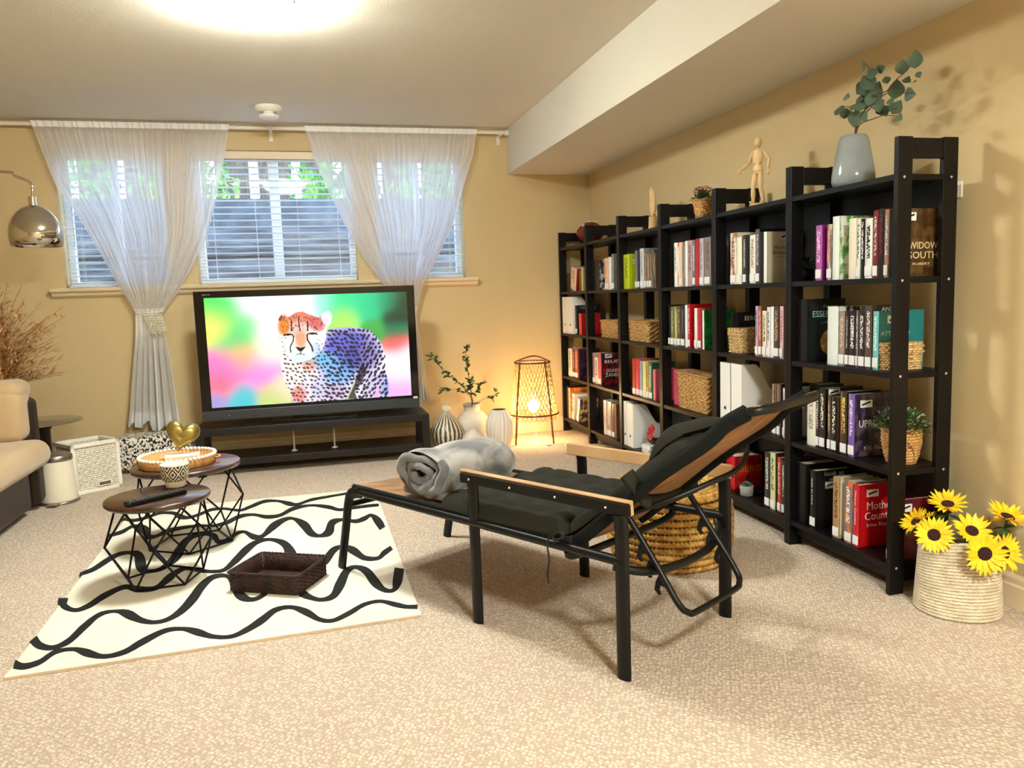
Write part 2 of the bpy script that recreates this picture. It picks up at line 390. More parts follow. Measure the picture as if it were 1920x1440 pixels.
sh2.l(tr.outputs[0], m2.inputs[1]); sh2.l(m1.outputs[0], m2.inputs[2]); sh2.l(m2.outputs[0], sh2.nt.nodes['Material Output'].inputs[0])
hem_m = mat('voile_hem', (240, 238, 236), .9)
def interp(tab, t):
    for (a, b), (c, d) in zip(tab, tab[1:]):
        if t <= c: return b+(d-b)*(t-a)/(c-a)
    return tab[-1][1]
def curtain(Lpx, Rpx, tie_px, bottom, label, seed, nf=30, tiel=''):
    yy = rod_y
    Lw = sorted([(-p.z, p.x) for p in [at(u, v, 1, yy) for u, v in Lpx]]); Rw = sorted([(-p.z, p.x) for p in [at(u, v, 1, yy) for u, v in Rpx]])
    ztie = at(tie_px[0], tie_px[1], 1, yy).z; zb = bottom
    r_ = random.Random(seed); ph = [r_.random()*6.28 for _ in range(8)]
    nc = nf*9; rows = 110; P = []
    for i in range(rows+1):
        t = i/rows; z = zr+.018-(zr+.018-zb)*t
        xl, xr = interp(Lw, -z), interp(Rw, -z); wd_ = xr-xl
        row = []
        below = z < ztie
        d_ = abs(z-ztie)
        amp = .010+.014*min(1, t*1.5) if not below else .02+.02*min(1, d_/.5)
        nearrod = max(0, 1-(zr+.02-z)/.05)
        tight = max(.35, min(1., d_/.25)) if d_ < .25 else 1.
        for j in range(nc+1):
            s_ = j/nc
            s2 = s_+.006*math.sin(2*PI*s_*5+ph[0])+.004*math.sin(2*PI*s_*11+ph[1])
            a1 = 2*PI*nf*s2
            if below:
                a2 = 2*PI*(6.3)*s2+ph[2]; f_ = math.sin(a2)+.35*math.sin(2*a2+ph[3])+.12*math.sin(a1)
            else: f_ = math.sin(a1+ph[2])*(.6+.4*math.sin(2*PI*7*s2+ph[3]))+.5*math.sin(2*PI*nf*.37*s2+ph[4])*min(1, t*3)
            y = yy+(0 if nearrod <= 0 else 0)-f_*amp*tight*(1-nearrod*.4)
            x = xl+wd_*s_+(.25/nf)*wd_*math.cos(a1*.5)*(.5 if not below else .2)
            if nearrod > 0: y = yy-.0155*(1+.25*math.sin(a1)) ; 
            bz = 0
            if below and t > .93: bz = .03*math.sin(2*PI*3.1*s_+ph[5])*(t-.93)/.07+.028*math.sin(2*PI*.5*s_*2+ph[6])*(t-.93)/.07
            y = min(y, YB-.03)
            row.append((x, y, z+bz))
        P.append(row)
    e_ = empty('sheer_curtain', ((xl+xr)/2, yy, zb), 0, label, 'curtain', None)
    off = Vector(e_.location)
    def sub(rows_, name, m_, dy=0):
        g = MB(); g.grid([[(x-off.x, y-off.y+dy, z-off.z) for x, y, z in r_] for r_ in rows_]); return g.build(name, m_, e_)
    vo_ = sub(P, 'voile', [sh.m, sh2.m]); zt_l = ztie-off.z+.03
    for p_ in vo_.data.polygons:
        if p_.center.z < zt_l: p_.material_index = 1
    sub(P[-7:], 'hem', hem_m, -.002)
    sub(P[:3], 'rod_pocket', hem_m, -.0012)
    return e_, ztie
cl, zt1 = curtain([(58,232),(75,278),(102,345),(145,405),(175,455),(215,525),(254,588),(254,640),(250,700),(246,760),(243,800)],
        [(428,238),(420,290),(405,370),(388,440),(360,500),(332,550),(303,588),(312,640),(322,700),(330,760),(336,800)], (280, 588), .262,
        'sheer white curtain at the left window tied back with a cord', 3)
cr_, zt2 = curtain([(570,243),(588,300),(615,360),(645,420),(682,485),(722,540),(748,588),(740,640),(735,700),(730,760)],
        [(892,248),(886,290),(868,350),(850,420),(822,480),(792,540),(780,588),(788,640),(798,700),(804,760)], (766, 584), .296,
        'sheer white curtain at the right window gathered behind the television', 11)
def tieback(u0, u1, v, lb):
    a, b = at(u0, v, 1, rod_y), at(u1, v, 1, rod_y); c = (a+b)/2
    e_ = empty('curtain_tieback', c, 0, lb, 'curtain tieback'); w_ = (b-a).length/2
    M_ = mat('cotton_cord', (240, 228, 205), .9, bump=.5, bscale=300)
    t_ = MB(); pts = [((w_+.006)*math.cos(x), .048*math.sin(x), .004*math.sin(9*x)) for x in [2*PI*i/36 for i in range(36)]]
    t_.tube(pts, .006, 6, closed=True); t_.build('rope', M_, e_)
    t_ = MB(); rr = random.Random(4)
    for r_ in range(7):
        for c_ in range(6):
            x = -.03+c_*.019+r_*.006; z = -.014-r_*.017
            t_.tube([(x, -.053, z), (x+.01, -.062, z-.006), (x+.02, -.053, z-.001)], .0035, 5)
            t_.tube([(x+.008, -.055, z), (x+.004, -.06, z-.012), (x+.012, -.055, z-.02)], .003, 5)
    for c_ in range(14):
        x = .02+c_*.008; t_.tube([(x-.03, -.054, -.125+.002*c_), (x-.028+rr.uniform(-.004, .004), -.057, -.155+.004*rr.random())], .002, 4)
    t_.build('macrame_band', M_, e_)
tieback(256, 303, 586, 'cream knotted cord tieback around the left curtain')
if at(804, 640, 1, 3.66): pass
# ================================================================== BOOKCASES
TH = .0087
def S(x, y, z): return Vector((x*math.cos(TH)+y*math.sin(TH), y*math.cos(TH)-x*math.sin(TH), z))
def sy(u, v, xf):
    d = (u-960)*RT-(v-720)*UP+FPX*_f
    # plane x*cos - y*sin = xf in shelf frame
    t = (xf-(CAM.x*math.cos(TH)-CAM.y*math.sin(TH)))/(d.x*math.cos(TH)-d.y*math.sin(TH)); p = CAM+d*t
    return p.x*math.sin(TH)+p.y*math.cos(TH), p.z
SH = [1.457, 1.114, .788, .448, .108]
HB = 1.577
blk = mat('black_brown_board', (10, 8, 9), .4, spec=.25, var=(15, 12, 11), vscale=5, stretch=(1, 1, 14), bump=.05, bscale=90)
blk_in = mat('black_board', (12, 12, 15), .4, spec=.3)
scr_m = mat('screw_cap', (225, 220, 215), .3, .6)
UN = ['nearest', 'second nearest', 'third nearest', 'third farthest', 'second farthest', 'farthest']
RN = ['top', 'second', 'third', 'bottom']
def bookcase(k):
    loc = S(0, .62*k, 0)
    lb = ['tall black-brown open bookcase nearest the camera, vase on top', 'tall black-brown bookcase second from the camera, wooden mannequin on top', 'tall black-brown bookcase third from the camera, pink flowers on top',
          'tall black-brown bookcase fourth from the camera, wooden hand on top', 'tall black-brown bookcase fifth from the camera, nothing standing on it alone', 'tall black-brown bookcase in the far corner with a football on top'][k]
    if k == 4: lb = 'tall black-brown bookcase between the wooden-hand one and the corner one'
    e_ = empty('bookcase', loc, -TH, lb, 'bookcase', 'row of six bookcases along the right wall')
    t = .0195; pw = .058
    for y0 in (.0004, .62-t-.0004):
        m_ = MB()
        m_.box((0, y0, 0), (pw, y0+t, HB)); m_.box((.24-pw, y0, 0), (.24, y0+t, HB))
        m_.box((pw, y0+.002, HB-.07), (.24-pw, y0+t-.002, HB-.004))
        for z in SH[:-1]: m_.box((pw, y0+.003, z-.022), (.24-pw, y0+t-.003, z-.002))
        m_.box((pw, y0+.003, .045), (.24-pw, y0+t-.003, .106))
        fr = m_.build('side_frame', blk, e_, bevel=.0015)
        out = y0-.0012 if y0 < .1 else y0+t-.0005
        sm_ = MB()
        if k == 0 and y0 < .1 or y0 < .1:
            for z in SH:
                for x in (pw*.45, .24-pw*.45): sm_.cyl((x, y0-.0008, z-.012), (x, y0+.001, z-.012), .0045, n=10)
        if y0 > .1:
            for z in SH:
                for x in (pw*.45, .24-pw*.45): sm_.cyl((x, y0-.0008, z-.012), (x, y0+.001, z-.012), .0035, n=10)
        sm_.build('screw_caps', scr_m, fr)
    for i, z in enumerate(SH):
        MB().box((.004, t+.0008, z-.02), (.236, .62-t-.0008, z)).build('shelf', blk, e_, bevel=.001)
    if k < 5: MB().box((.214, t+.001, SH[1]+.001), (.22, .62-t-.001, SH[0]-.021)).build('back_panel', blk_in, e_)
    MB().box((.214, t+.001, SH[4]+.001), (.22, .62-t-.001, SH[3]-.021)).build('back_panel', blk_in, e_)
    MB().box((.03, t+.001, .045), (.045, .62-t-.001, SH[4]-.021)).build('plinth_rail', blk, e_)
for k_ in range(6): bookcase(k_)
# ------------------------------------------------------------------ books
page_m = mat('book_pages', (232, 222, 200), .85, var=(205, 195, 172), vscale=3, stretch=(1, 90, 1))
lab_m = mat('spine_sticker', (238, 238, 240), .5)
ink = mat('black_ink', (20, 18, 20), .5)
def spine_mat(col, tx=None, art=None):
    key = 'spine_%s_%s_%s' % (col, tx, art)
    if key in _m: return _m[key]
    k = N('book_spine'); tc = k.n('ShaderNodeTexCoord'); b = k.b; b.inputs['Roughness'].default_value = .32; b.inputs['Specular IOR Level'].default_value = .45
    b.inputs['Base Color'].default_value = lin(col); cur = None
    if art:
        no = k.n('ShaderNodeTexNoise'); no.inputs['Scale'].default_value = 3.5; k.l(tc.outputs['Generated'], no.inputs[0])
        cr = k.n('ShaderNodeValToRGB'); cr.color_ramp.elements[0].position = .5; cr.color_ramp.elements[1].position = .56
        cr.color_ramp.elements[0].color = lin(col); cr.color_ramp.elements[1].color = lin(art); k.l(no.outputs['Fac'], cr.inputs[0]); cur = cr.outputs[0]
    if tx:
        mp = k.n('ShaderNodeMapping'); mp.inputs['Scale'].default_value = (1, 5., 46); mp.inputs['Location'].default_value = (sum(col)*.13, 0, sum(tx)*.7); k.l(tc.outputs['Generated'], mp.inputs[0])
        no = k.n('ShaderNodeTexNoise'); no.inputs['Scale'].default_value = 1.; no.inputs['Detail'].default_value = 1; k.l(mp.outputs[0], no.inputs[0])
        gt = k.n('ShaderNodeMath', operation='GREATER_THAN'); gt.inputs[1].default_value = .5; k.l(no.outputs['Fac'], gt.inputs[0])
        sp = k.n('ShaderNodeSeparateXYZ'); k.l(tc.outputs['Generated'], sp.inputs[0])
        a1 = k.n('ShaderNodeMath', operation='COMPARE'); a1.inputs[1].default_value = .5; a1.inputs[2].default_value = .24; k.l(sp.outputs[1], a1.inputs[0])
        a2 = k.n('ShaderNodeMath', operation='COMPARE'); a2.inputs[1].default_value = .62; a2.inputs[2].default_value = .29; k.l(sp.outputs[2], a2.inputs[0])
        p1 = k.n('ShaderNodeMath', operation='MULTIPLY'); p2 = k.n('ShaderNodeMath', operation='MULTIPLY'); k.l(a1.outputs[0], p1.inputs[0]); k.l(a2.outputs[0], p1.inputs[1]); k.l(p1.outputs[0], p2.inputs[0]); k.l(gt.outputs[0], p2.inputs[1])
        mx = k.n('ShaderNodeMix', data_type='RGBA'); mx.inputs[6].default_value = lin(col); mx.inputs[7].default_value = lin(tx); k.l(p2.outputs[0], mx.inputs[0])
        if cur: k.l(cur, mx.inputs[6])
        cur = mx.outputs[2]
    if cur: k.l(cur, b.inputs['Base Color'])
    _m[key] = k.m; return k.m
def cover_mat(col, art=None):
    key = 'cover_%s_%s' % (col, art)
    if key in _m: return _m[key]
    k = N('book_cover'); b = k.b; b.inputs['Roughness'].default_value = .3; b.inputs['Base Color'].default_value = lin(col)
    if art:
        tc = k.n('ShaderNodeTexCoord'); no = k.n('ShaderNodeTexNoise'); no.inputs['Scale'].default_value = 5.5; no.inputs['Detail'].default_value = 3; k.l(tc.outputs['Generated'], no.inputs[0])
        cr = k.n('ShaderNodeValToRGB'); cr.color_ramp.elements[0].position = .46; cr.color_ramp.elements[1].position = .58
        cr.color_ramp.elements[0].color = lin(col); cr.color_ramp.elements[1].color = lin(art); k.l(no.outputs['Fac'], cr.inputs[0]); k.l(cr.outputs[0], b.inputs['Base Color'])
    _m[key] = k.m; return k.m
FTX = Matrix(((1,0,0,0),(0,0,-1,0),(0,1,0,0),(0,0,0,1)))
STX = Matrix(((0,0,-1,0),(0,-1,0,0),(-1,0,0,0),(0,0,0,1)))
def book(loc, rz, t, h, d, col, cov, tx=None, sticker=False, art=None, cart=None, covlab=None, texts=(), disc=None, lean=0, label='', group=None):
    """spine faces local -x, front cover faces local -y, stands on z=0, y centred"""
    m_ = MB(); b = .0022 if t > .012 else .0012; n = 5
    out = [(-.0035*math.sin(PI*i/n), -t/2+t*i/n) for i in range(n+1)]
    poly = out+[(.004, t/2), (.004, -t/2)]
    m_.prism(poly, 2, 0, h, 0); m_.box((.0, -t/2, 0), (d, -t/2+b, h), 1); m_.box((.0, t/2-b, 0), (d, t/2, h), 1)
    o = m_.build('book', [spine_mat(col, tx, art), cover_mat(cov or col, cart)])
    o.matrix_world = Matrix.Translation(loc) @ Matrix.Rotation(rz, 4, 'Z') @ Matrix.Rotation(lean, 4, 'X')
    tag(o, label, 'book', group)
    MB().box((.0045, -t/2+b+.0003, .003), (d-.004, t/2-b-.0003, h-.003)).build('pages', page_m, o)
    if sticker:
        s_ = MB().box((-.0048, -t*.40, .008), (-.0036, t*.40, .043)); s_.box((-.0036, -t*.40, .008), (0, -t*.36, .043)) ; s_.build('spine_sticker', lab_m, o)
    if covlab:
        cx, cz = covlab; s_ = MB().box((cx-.026, -t/2-.0009, cz-.014), (cx+.026, -t/2-.0001, cz+.014)).build('cover_sticker', lab_m, o)
        s_ = MB(); s_.box((cx-.018, -t/2-.0014, cz-.007), (cx+.018, -t/2-.0008, cz+.008)); s_.build('sticker_mark', ink, o) if False else MB().tube([(cx-.019, -t/2-.001, cz-.004), (cx+.018, -t/2-.001, cz+.006)], .0035, 5, flat=.3, upv=(0,0,1)).build('sticker_stroke', ink, o)
    if disc:
        cx, cz, cr_ = disc; s_ = MB(); s_.cyl((cx, -t/2-.0012, cz), (cx, -t/2-.0001, cz), cr_, n=40); s_.build('cover_photo', mat('food_photo', (176, 120, 50), .4, var=(220, 190, 110), vscale=70), o)
    for (body, size, tcx, tcz, tc_, w) in texts:
        if tcx is None:  # spine
            text('spine_title', body, size, mat('lett_%s' % (tc_,), tc_, .5), o, Matrix.Translation((-.0042, 0, tcz)) @ STX, w)
        else: text('cover_title', body, size, mat('lett_%s' % (tc_,), tc_, .5), o, Matrix.Translation((tcx, -t/2-.0004, tcz)) @ FTX, w)
    return o
W_, K_, G_, R_ = (240, 238, 236), (14, 13, 14), (128, 124, 124), (190, 25, 35)
CR = (236, 226, 204); BR = (96, 70, 54); TN = (206, 184, 150)
def row(k, r, items, d=.15, xf=.03, zx=0):
    z = SH[r+1]; prev = (k+1)*.62-.0215
    for it in items:
        uL, uR, vt, col, cov, tx, st, desc = it[:8]; op = it[8] if len(it) > 8 else {}
        x_ = op.pop('x', xf); dd = op.pop('d', d); lean = op.pop('lean', 0)
        v_ = vt+35
        y1 = sy(uL, v_, x_)[0]; y0 = sy(uR, v_, x_)[0]; h = sy((uL+uR)/2, vt, x_)[1]-z
        h = max(.12, min(h, .308)); t = max(.006, y1-y0-.0012)
        if y1 > prev-.0006: y1 = prev-.0006; y0 = min(y0, y1-t)
        y0 = max(y0, k*.62+.0215) if lean == 0 else y0
        if y1-y0 < .005: print('DROP', k, r, desc); continue
        t = y1-y0; prev = y0
        lb = '%s, %s row of the %s bookcase' % (desc, RN[r], UN[k])
        if lean > 0: y0 -= 0
        loc = S(x_, (y0+y1)/2, z+.0006)
        if lean: loc.z += abs(math.sin(lean))*t/2+.0008
        book(loc, -TH, t, h, min(dd, .212-x_ if (r in (0, 3)) else .225-x_), col, cov, tx, st, label=lb, group='library books on the shelves', lean=lean, **op)
        if lean: prev = y0-abs(math.sin(lean))*h
WT = (238, 236, 230)
# nearest bookcase
row(0, 0, [
 (1530, 1541.5, 423, (176, 92, 168), (150, 16, 130), (240, 220, 240), True, 'thick magenta hardback'),
 (1551, 1560, 421, (120, 112, 124), (120, 112, 124), (240, 150, 90), True, 'slim grey book with orange spine letters', dict(art=(222, 190, 160))),
 (1561.5, 1574, 406, (232, 240, 232), (236, 240, 228), None, False, 'large white book with a green jungle cover', dict(cart=(96, 160, 70), d=.18)),
 (1592, 1606, 410, CR, (232, 224, 200), None, False, 'plain cream book with tiny black heart'),
 (1606.5, 1614, 411, (226, 226, 224), K_, K_, True, 'white book with heavy black spine letters'),
 (1614.5, 1621.5, 411, K_, K_, (230, 230, 230), False, 'black book marked with a large letter O', dict(texts=[('O', .02, None, .195, (235, 235, 235), None)])),
 (1622.5, 1636, 410, (236, 236, 232), (236, 236, 232), K_, True, 'white book with black figures and blue foot', dict(texts=[('Turtles', .018, None, .15, K_, .07)])),
 (1638, 1647, 395, (120, 28, 40), (60, 20, 30), (236, 210, 210), True, 'tall maroon book with pale lettering'),
 (1647.5, 1658.5, 392, (16, 12, 14), (16, 12, 14), (120, 16, 30), False, 'tallest black hardback'),
 (1659, 1667.5, 393, (140, 136, 142), (140, 136, 142), (236, 236, 240), True, 'grey book with flame-coloured foot', dict(art=(214, 130, 60))),
 (1668, 1676, 393, K_, (60, 40, 20), None, False, 'brown WIDOW SOUTH covered book behind the corner post', dict(d=.175, x=.045, cart=(96, 70, 34), covlab=(.05, .205),
    texts=[('WIDOW', .034, .108, .105, (226, 206, 160), .12), ('SOUTH', .034, .108, .072, (226, 206, 160), .12), ('ROBERT HICKS'[:6], .012, .1, .043, (226, 206, 160), .07)])),
])
row(0, 1, [
 (1486, 1505, 562, K_, (18, 26, 26), None, False, 'black essential cookbook with a round food photo', dict(d=.175, x=.03, disc=(.115, .075, .055), texts=[('the new', .022, .105, .222, (90, 170, 160), .07), ('ESSENTIAL', .036, .098, .19, (150, 214, 204), .15), ('cookbook', .022, .1, .158, (90, 170, 160), .08)])),
 (1552, 1572, 575, (228, 236, 232), (226, 228, 224), None, False, 'large white art book with black photo patches', dict(cart=K_, d=.19)),
 (1573, 1584, 584, (150, 132, 122), (70, 50, 44), (210, 190, 180), True, 'brownish paperback with worn spine'),
 (1585, 1592, 585, (40, 34, 38), K_, (150, 140, 150), True, 'slim charcoal book with grey lettering'),
 (1592.5, 1605, 583, (36, 30, 36), K_, (236, 232, 236), True, 'thick black book with bold white title'),
 (1605.5, 1609.5, 582, (110, 100, 110), K_, (220, 210, 220), True, 'thin mauve-grey book'),
 (1610.5, 1622, 582, (44, 34, 36), (200, 196, 194), (230, 226, 226), True, 'black spine book with pale cover top'),
 (1623, 1635, 573, (84, 68, 62), (60, 46, 42), (238, 232, 226), True, 'tall brown book with cream lettering'),
 (1637, 1647.5, 584, (110, 186, 188), (24, 122, 128), (220, 250, 250), True, 'teal hardback with ANX ATT on the cover', dict(d=.19, covlab=(.062, .178), texts=[('ANXIOUS', .02, .065, .215, (226, 240, 240), .11), ('ATTACHED', .02, .07, .128, (226, 240, 240), .12)])),
])
row(0, 2, [
 (1487, 1506, 715, K_, (70, 66, 66), None, False, 'dark grey volume beside the left frame', dict(x=.09, d=.11)),
 (1507, 1523, 742, (230, 226, 216), (230, 226, 216), (150, 140, 130), False, 'thick white hardback'),
 (1524, 1531, 731, (46, 40, 38), K_, (220, 214, 206), True, 'slim black book with small white title'),
 (1532, 1543, 727, (40, 34, 30), K_, (226, 220, 200), True, 'thick black library book with oval cover sticker', dict(covlab=(.04, .225), d=.17)),
 (1552, 1558, 741, (84, 66, 54), K_, (206, 190, 160), True, 'narrow brown book'),
 (1559, 1569, 744, (26, 24, 24), (110, 80, 50), (236, 236, 236), True, 'black paperback with white capitals'),
 (1576, 1588.5, 734, (56, 46, 34), K_, (236, 200, 110), True, 'dark book with yellow and red spine lettering'),
 (1591, 1602.5, 739, (122, 92, 176), (34, 26, 52), (226, 216, 240), True, 'purple UPRISING fantasy book', dict(d=.18, cart=(92, 74, 92), covlab=(.05, .2), texts=[('UPRISING', .04, .09, .123, (236, 232, 226), .14), ('P. C. Cast', .017, .082, .03, (226, 222, 216), .08)])),
])
row(0, 3, [
 (1487, 1505, 866, K_, (24, 24, 26), None, False, 'black book with faint grey cover lettering', dict(d=.16, covlab=(.06, .2))),
 (1519, 1529.5, 882, (30, 26, 26), (16, 14, 16), None, True, 'black look at mine novel', dict(d=.175, covlab=(.07, .175), texts=[('look at', .028, .085, .222, (200, 200, 200), .09), ('mine', .028, .09, .198, (200, 200, 200), .05), ('look at mine', .012, None, .15, (226, 226, 226), .11)])),
 (1562, 1574, 895, (176, 140, 96), (220, 206, 180), (96, 40, 20), True, 'worn tan book with red-brown title'),
 (1584, 1598, 902, (120, 110, 112), (190, 186, 184), (236, 226, 226), True, 'grey book with orange sunset foot', dict(art=(214, 120, 50))),
 (1600, 1611, 909, (196, 40, 48), (186, 16, 24), None, True, 'bright red Mother Country novel', dict(d=.175, covlab=(.058, .205), texts=[('Mother\nCountry', .044, .092, .135, (246, 236, 230), .135), ('Irina Reyn', .022, .085, .082, (240, 200, 190), .1), ('Mother Country', .013, None, .15, (246, 226, 226), .13)])),
 (1664, 1671, 939, (150, 60, 90), (110, 16, 30), (240, 220, 226), True, 'dark red book at the corner post', dict(d=.175, covlab=(.06, .19), cart=(70, 12, 24))),
])
# second nearest
row(1, 0, [
 (1346, 1360, 455, K_, (28, 28, 30), None, False, 'black book in shadow by the left frame', dict(x=.07, d=.13, covlab=(.05, .14))),
 (1369.5, 1381, 437, (232, 218, 200), (232, 218, 200), (120, 70, 50), True, 'white and brown picture book with block letters', dict(art=(170, 110, 80))),
 (1381.5, 1391, 445, (238, 234, 218), TN, None, True, 'cream book with tan cover'),
 (1393, 1399.5, 441, (50, 48, 50), K_, (200, 196, 196), True, 'charcoal book with red dot'),
 (1400, 1405, 441, K_, K_, None, False, 'plain thin black book'),
 (1406, 1416.5, 441, (238, 234, 220), WT, (90, 86, 80), True, 'ivory book with small black title'),
 (1417, 1424.5, 430, (78, 74, 80), K_, (196, 190, 196), True, 'tallest dark grey book'),
 (1425, 1431, 436, K_, K_, None, False, 'black spine between grey and white books'),
 (1432, 1438, 435, (240, 240, 236), (214, 206, 180), None, False, 'white book with Alzheimer cover and couple photo', dict(d=.18, texts=[('Married to', .02, .085, .152, (70, 60, 50), .1), ("Alzheimer's", .022, .085, .13, (70, 60, 50), .115), ('A LIFE LESS ORDINARY', .007, .085, .112, (90, 80, 70), .09)], covlab=(.09, .2))),
])
row(1, 1, [
 (1346, 1359, 586, K_, (20, 22, 24), None, False, 'black book with white capitals on its cover', dict(x=.08, d=.12, texts=[('EERIE', .03, .07, .16, (230, 230, 230), .07)])),
 (1416.5, 1421.5, 574, (186, 164, 200), (170, 150, 190), (110, 90, 140), True, 'lilac book'),
 (1422, 1428, 574, (170, 84, 56), BR, (230, 190, 160), True, 'rust-orange book'),
 (1429.5, 1437, 583, (232, 220, 196), TN, K_, True, 'cream paperback with dark band'),
 (1438, 1444.5, 576, (226, 226, 226), K_, K_, True, 'white book with black block at the top'),
 (1445, 1450.5, 575, (240, 238, 238), W_, None, False, 'plain white slim book'),
 (1451, 1461.5, 574, (70, 56, 50), BR, (206, 170, 140), True, 'thick dark brown portrait book'),
 (1462.5, 1469, 574, (226, 196, 200), (150, 20, 50), (200, 20, 50), True, 'white spine book with red title'),
 (1469.5, 1473.5, 574, (60, 26, 34), K_, None, False, 'dark wine-coloured slim book'),
])
row(1, 2, [
 (1448, 1456, 720, (110, 90, 80), BR, (70, 56, 50), True, 'brown mottled book half hidden behind the lounger'),
 (1457, 1463.5, 721, (130, 96, 84), BR, None, True, 'russet book half hidden behind the lounger'),
 (1464, 1467, 722, K_, K_, None, False, 'thin black book by the right frame'),
 (1468, 1473, 728, (236, 234, 230), W_, (90, 90, 90), True, 'white book against the right frame'),
])
row(1, 3, [
 (1346, 1362, 848, R_, (150, 16, 24), None, False, 'red book with yellow capitals on its cover', dict(x=.05, d=.15, texts=[('BERG', .04, .085, .1, (226, 120, 40), .12)], cart=(190, 40, 30))),
 (1434, 1443.5, 848, (46, 42, 42), K_, (226, 224, 214), True, 'black book with white spine letters'),
 (1444.5, 1453.5, 849, (214, 214, 160), (90, 84, 70), (80, 76, 50), True, 'pale yellow-green book'),
 (1458, 1465, 858, (196, 66, 56), (170, 40, 36), (240, 200, 190), True, 'coral red book'),
 (1466, 1472, 863, (44, 62, 60), K_, (220, 226, 220), True, 'dark teal slim book'),
])
# third nearest
row(2, 0, [
 (1241, 1256, 469, K_, (70, 66, 60), None, False, 'dark mottled book behind the left frame', dict(x=.06, d=.14, cart=(104, 98, 90))),
 (1261, 1267, 456, (242, 240, 234), W_, (90, 120, 110), False, 'white book with tiny green title'),
 (1267.5, 1271, 456, (236, 232, 226), W_, None, False, 'slim white book with colour blocks', dict(art=(214, 90, 50))),
 (1271.5, 1277, 455, (236, 196, 176), (236, 196, 176), None, True, 'peach book'),
 (1277.5, 1283.5, 455, (140, 150, 150), BR, (70, 100, 110), False, 'teal and brown book', dict(art=(150, 96, 40))),
 (1284.5, 1289, 452, (242, 240, 238), W_, None, False, 'narrow bright white book'),
 (1289.5, 1298.5, 451, (176, 152, 150), (176, 152, 150), (110, 40, 50), False, 'thick dusty pink book'),
 (1299, 1303.5, 450, (120, 104, 104), BR, (240, 236, 236), True, 'taupe book with white letters'),
 (1304, 1311.5, 448, (176, 20, 44), R_, None, False, 'crimson book'),
 (1312, 1319.5, 447, (186, 182, 190), G_, (110, 110, 116), True, 'silver grey book'),
 (1320.5, 1333, 445, (140, 126, 118), G_, (80, 70, 60), True, 'wide stone-brown book'),
])
row(2, 1, [
 (1253.5, 1257, 572, K_, K_, None, True, 'thin black book'),
 (1257.5, 1264, 575, (112, 106, 60), BR, (200, 196, 150), True, 'olive green book'),
 (1264.5, 1269, 575, (180, 190, 130), TN, None, True, 'pale green book', dict(art=(120, 140, 80))),
 (1269.5, 1276, 574, (96, 66, 56), BR, (200, 160, 130), True, 'brown book with worn spine'),
 (1276.5, 1284, 573, (28, 40, 38), K_, (90, 110, 106), True, 'blackish green hardback'),
 (1284.5, 1289, 572, (240, 236, 236), W_, None, False, 'clean white book'),
 (1289.5, 1294, 571, (206, 40, 60), (206, 16, 30), (240, 226, 226), True, 'tall red book with letter B on cover', dict(d=.19, texts=[('B', .035, .03, .19, K_, None)])),
 (1302, 1307.5, 578, (236, 226, 220), (240, 170, 60), None, True, 'white spine book with sunset cover', dict(cart=(200, 30, 40))),
 (1308, 1315, 578, (180, 30, 60), (226, 120, 60), None, True, 'raspberry red book', dict(cart=(140, 20, 50))),
 (1317, 1320, 582, (240, 236, 226), (30, 110, 50), None, False, 'green picture book with black border', dict(d=.18, cart=(40, 160, 60))),
])
row(2, 2, [(1251, 1264, 692, (222, 96, 120), (222, 96, 120), (190, 60, 90), False, 'pink book seen past the left frame', dict(x=.07, d=.13))])
# third farthest
row(3, 0, [
 (1165, 1176, 478, (190, 206, 30), (186, 204, 26), (120, 140, 10), False, 'lime green book', dict(d=.18, covlab=(.05, .17))),
 (1191, 1195, 470, (120, 116, 126), G_, None, True, 'slim grey-mauve book'),
 (1195.5, 1199, 471, (40, 42, 66), K_, None, True, 'navy blue book'),
 (1200, 1207.5, 466, (206, 210, 216), (150, 156, 164), (130, 136, 144), True, 'tall pale silver book'),
 (1208, 1212, 474, (150, 120, 110), BR, (80, 60, 50), True, 'pinkish brown book'),
 (1212.5, 1216.5, 471, (170, 150, 120), TN, (80, 60, 40), True, 'patterned beige book', dict(art=(90, 70, 50))),
 (1217, 1221.5, 470, (150, 130, 100), TN, (60, 46, 36), True, 'patterned khaki book', dict(art=(70, 50, 40))),
 (1222.5, 1229, 468, (130, 112, 94), (110, 90, 76), None, False, 'brown book with dark photograph', dict(art=(50, 34, 28))),
])
row(3, 2, [
 (1179, 1185.5, 700, (90, 84, 60), BR, None, False, 'short olive book in shade', dict(x=.08, d=.12)),
 (1186, 1192.5, 673, (206, 44, 44), R_, None, True, 'scarlet book'),
 (1193, 1199, 674, (214, 60, 80), R_, None, True, 'rose red book'),
 (1199.5, 1205, 677, (156, 166, 180), G_, None, True, 'blue-grey book'),
 (1205.5, 1211, 678, (232, 220, 140), TN, None, True, 'pale yellow book'),
 (1211.5, 1216, 678, (206, 170, 80), TN, (90, 70, 40), True, 'mustard book'),
 (1216.5, 1223, 680, (60, 110, 84), (40, 90, 66), (220, 230, 220), True, 'green book'),
 (1225, 1229.5, 693, (226, 110, 130), (214, 86, 110), None, False, 'pink book shorter than its neighbours'),
])
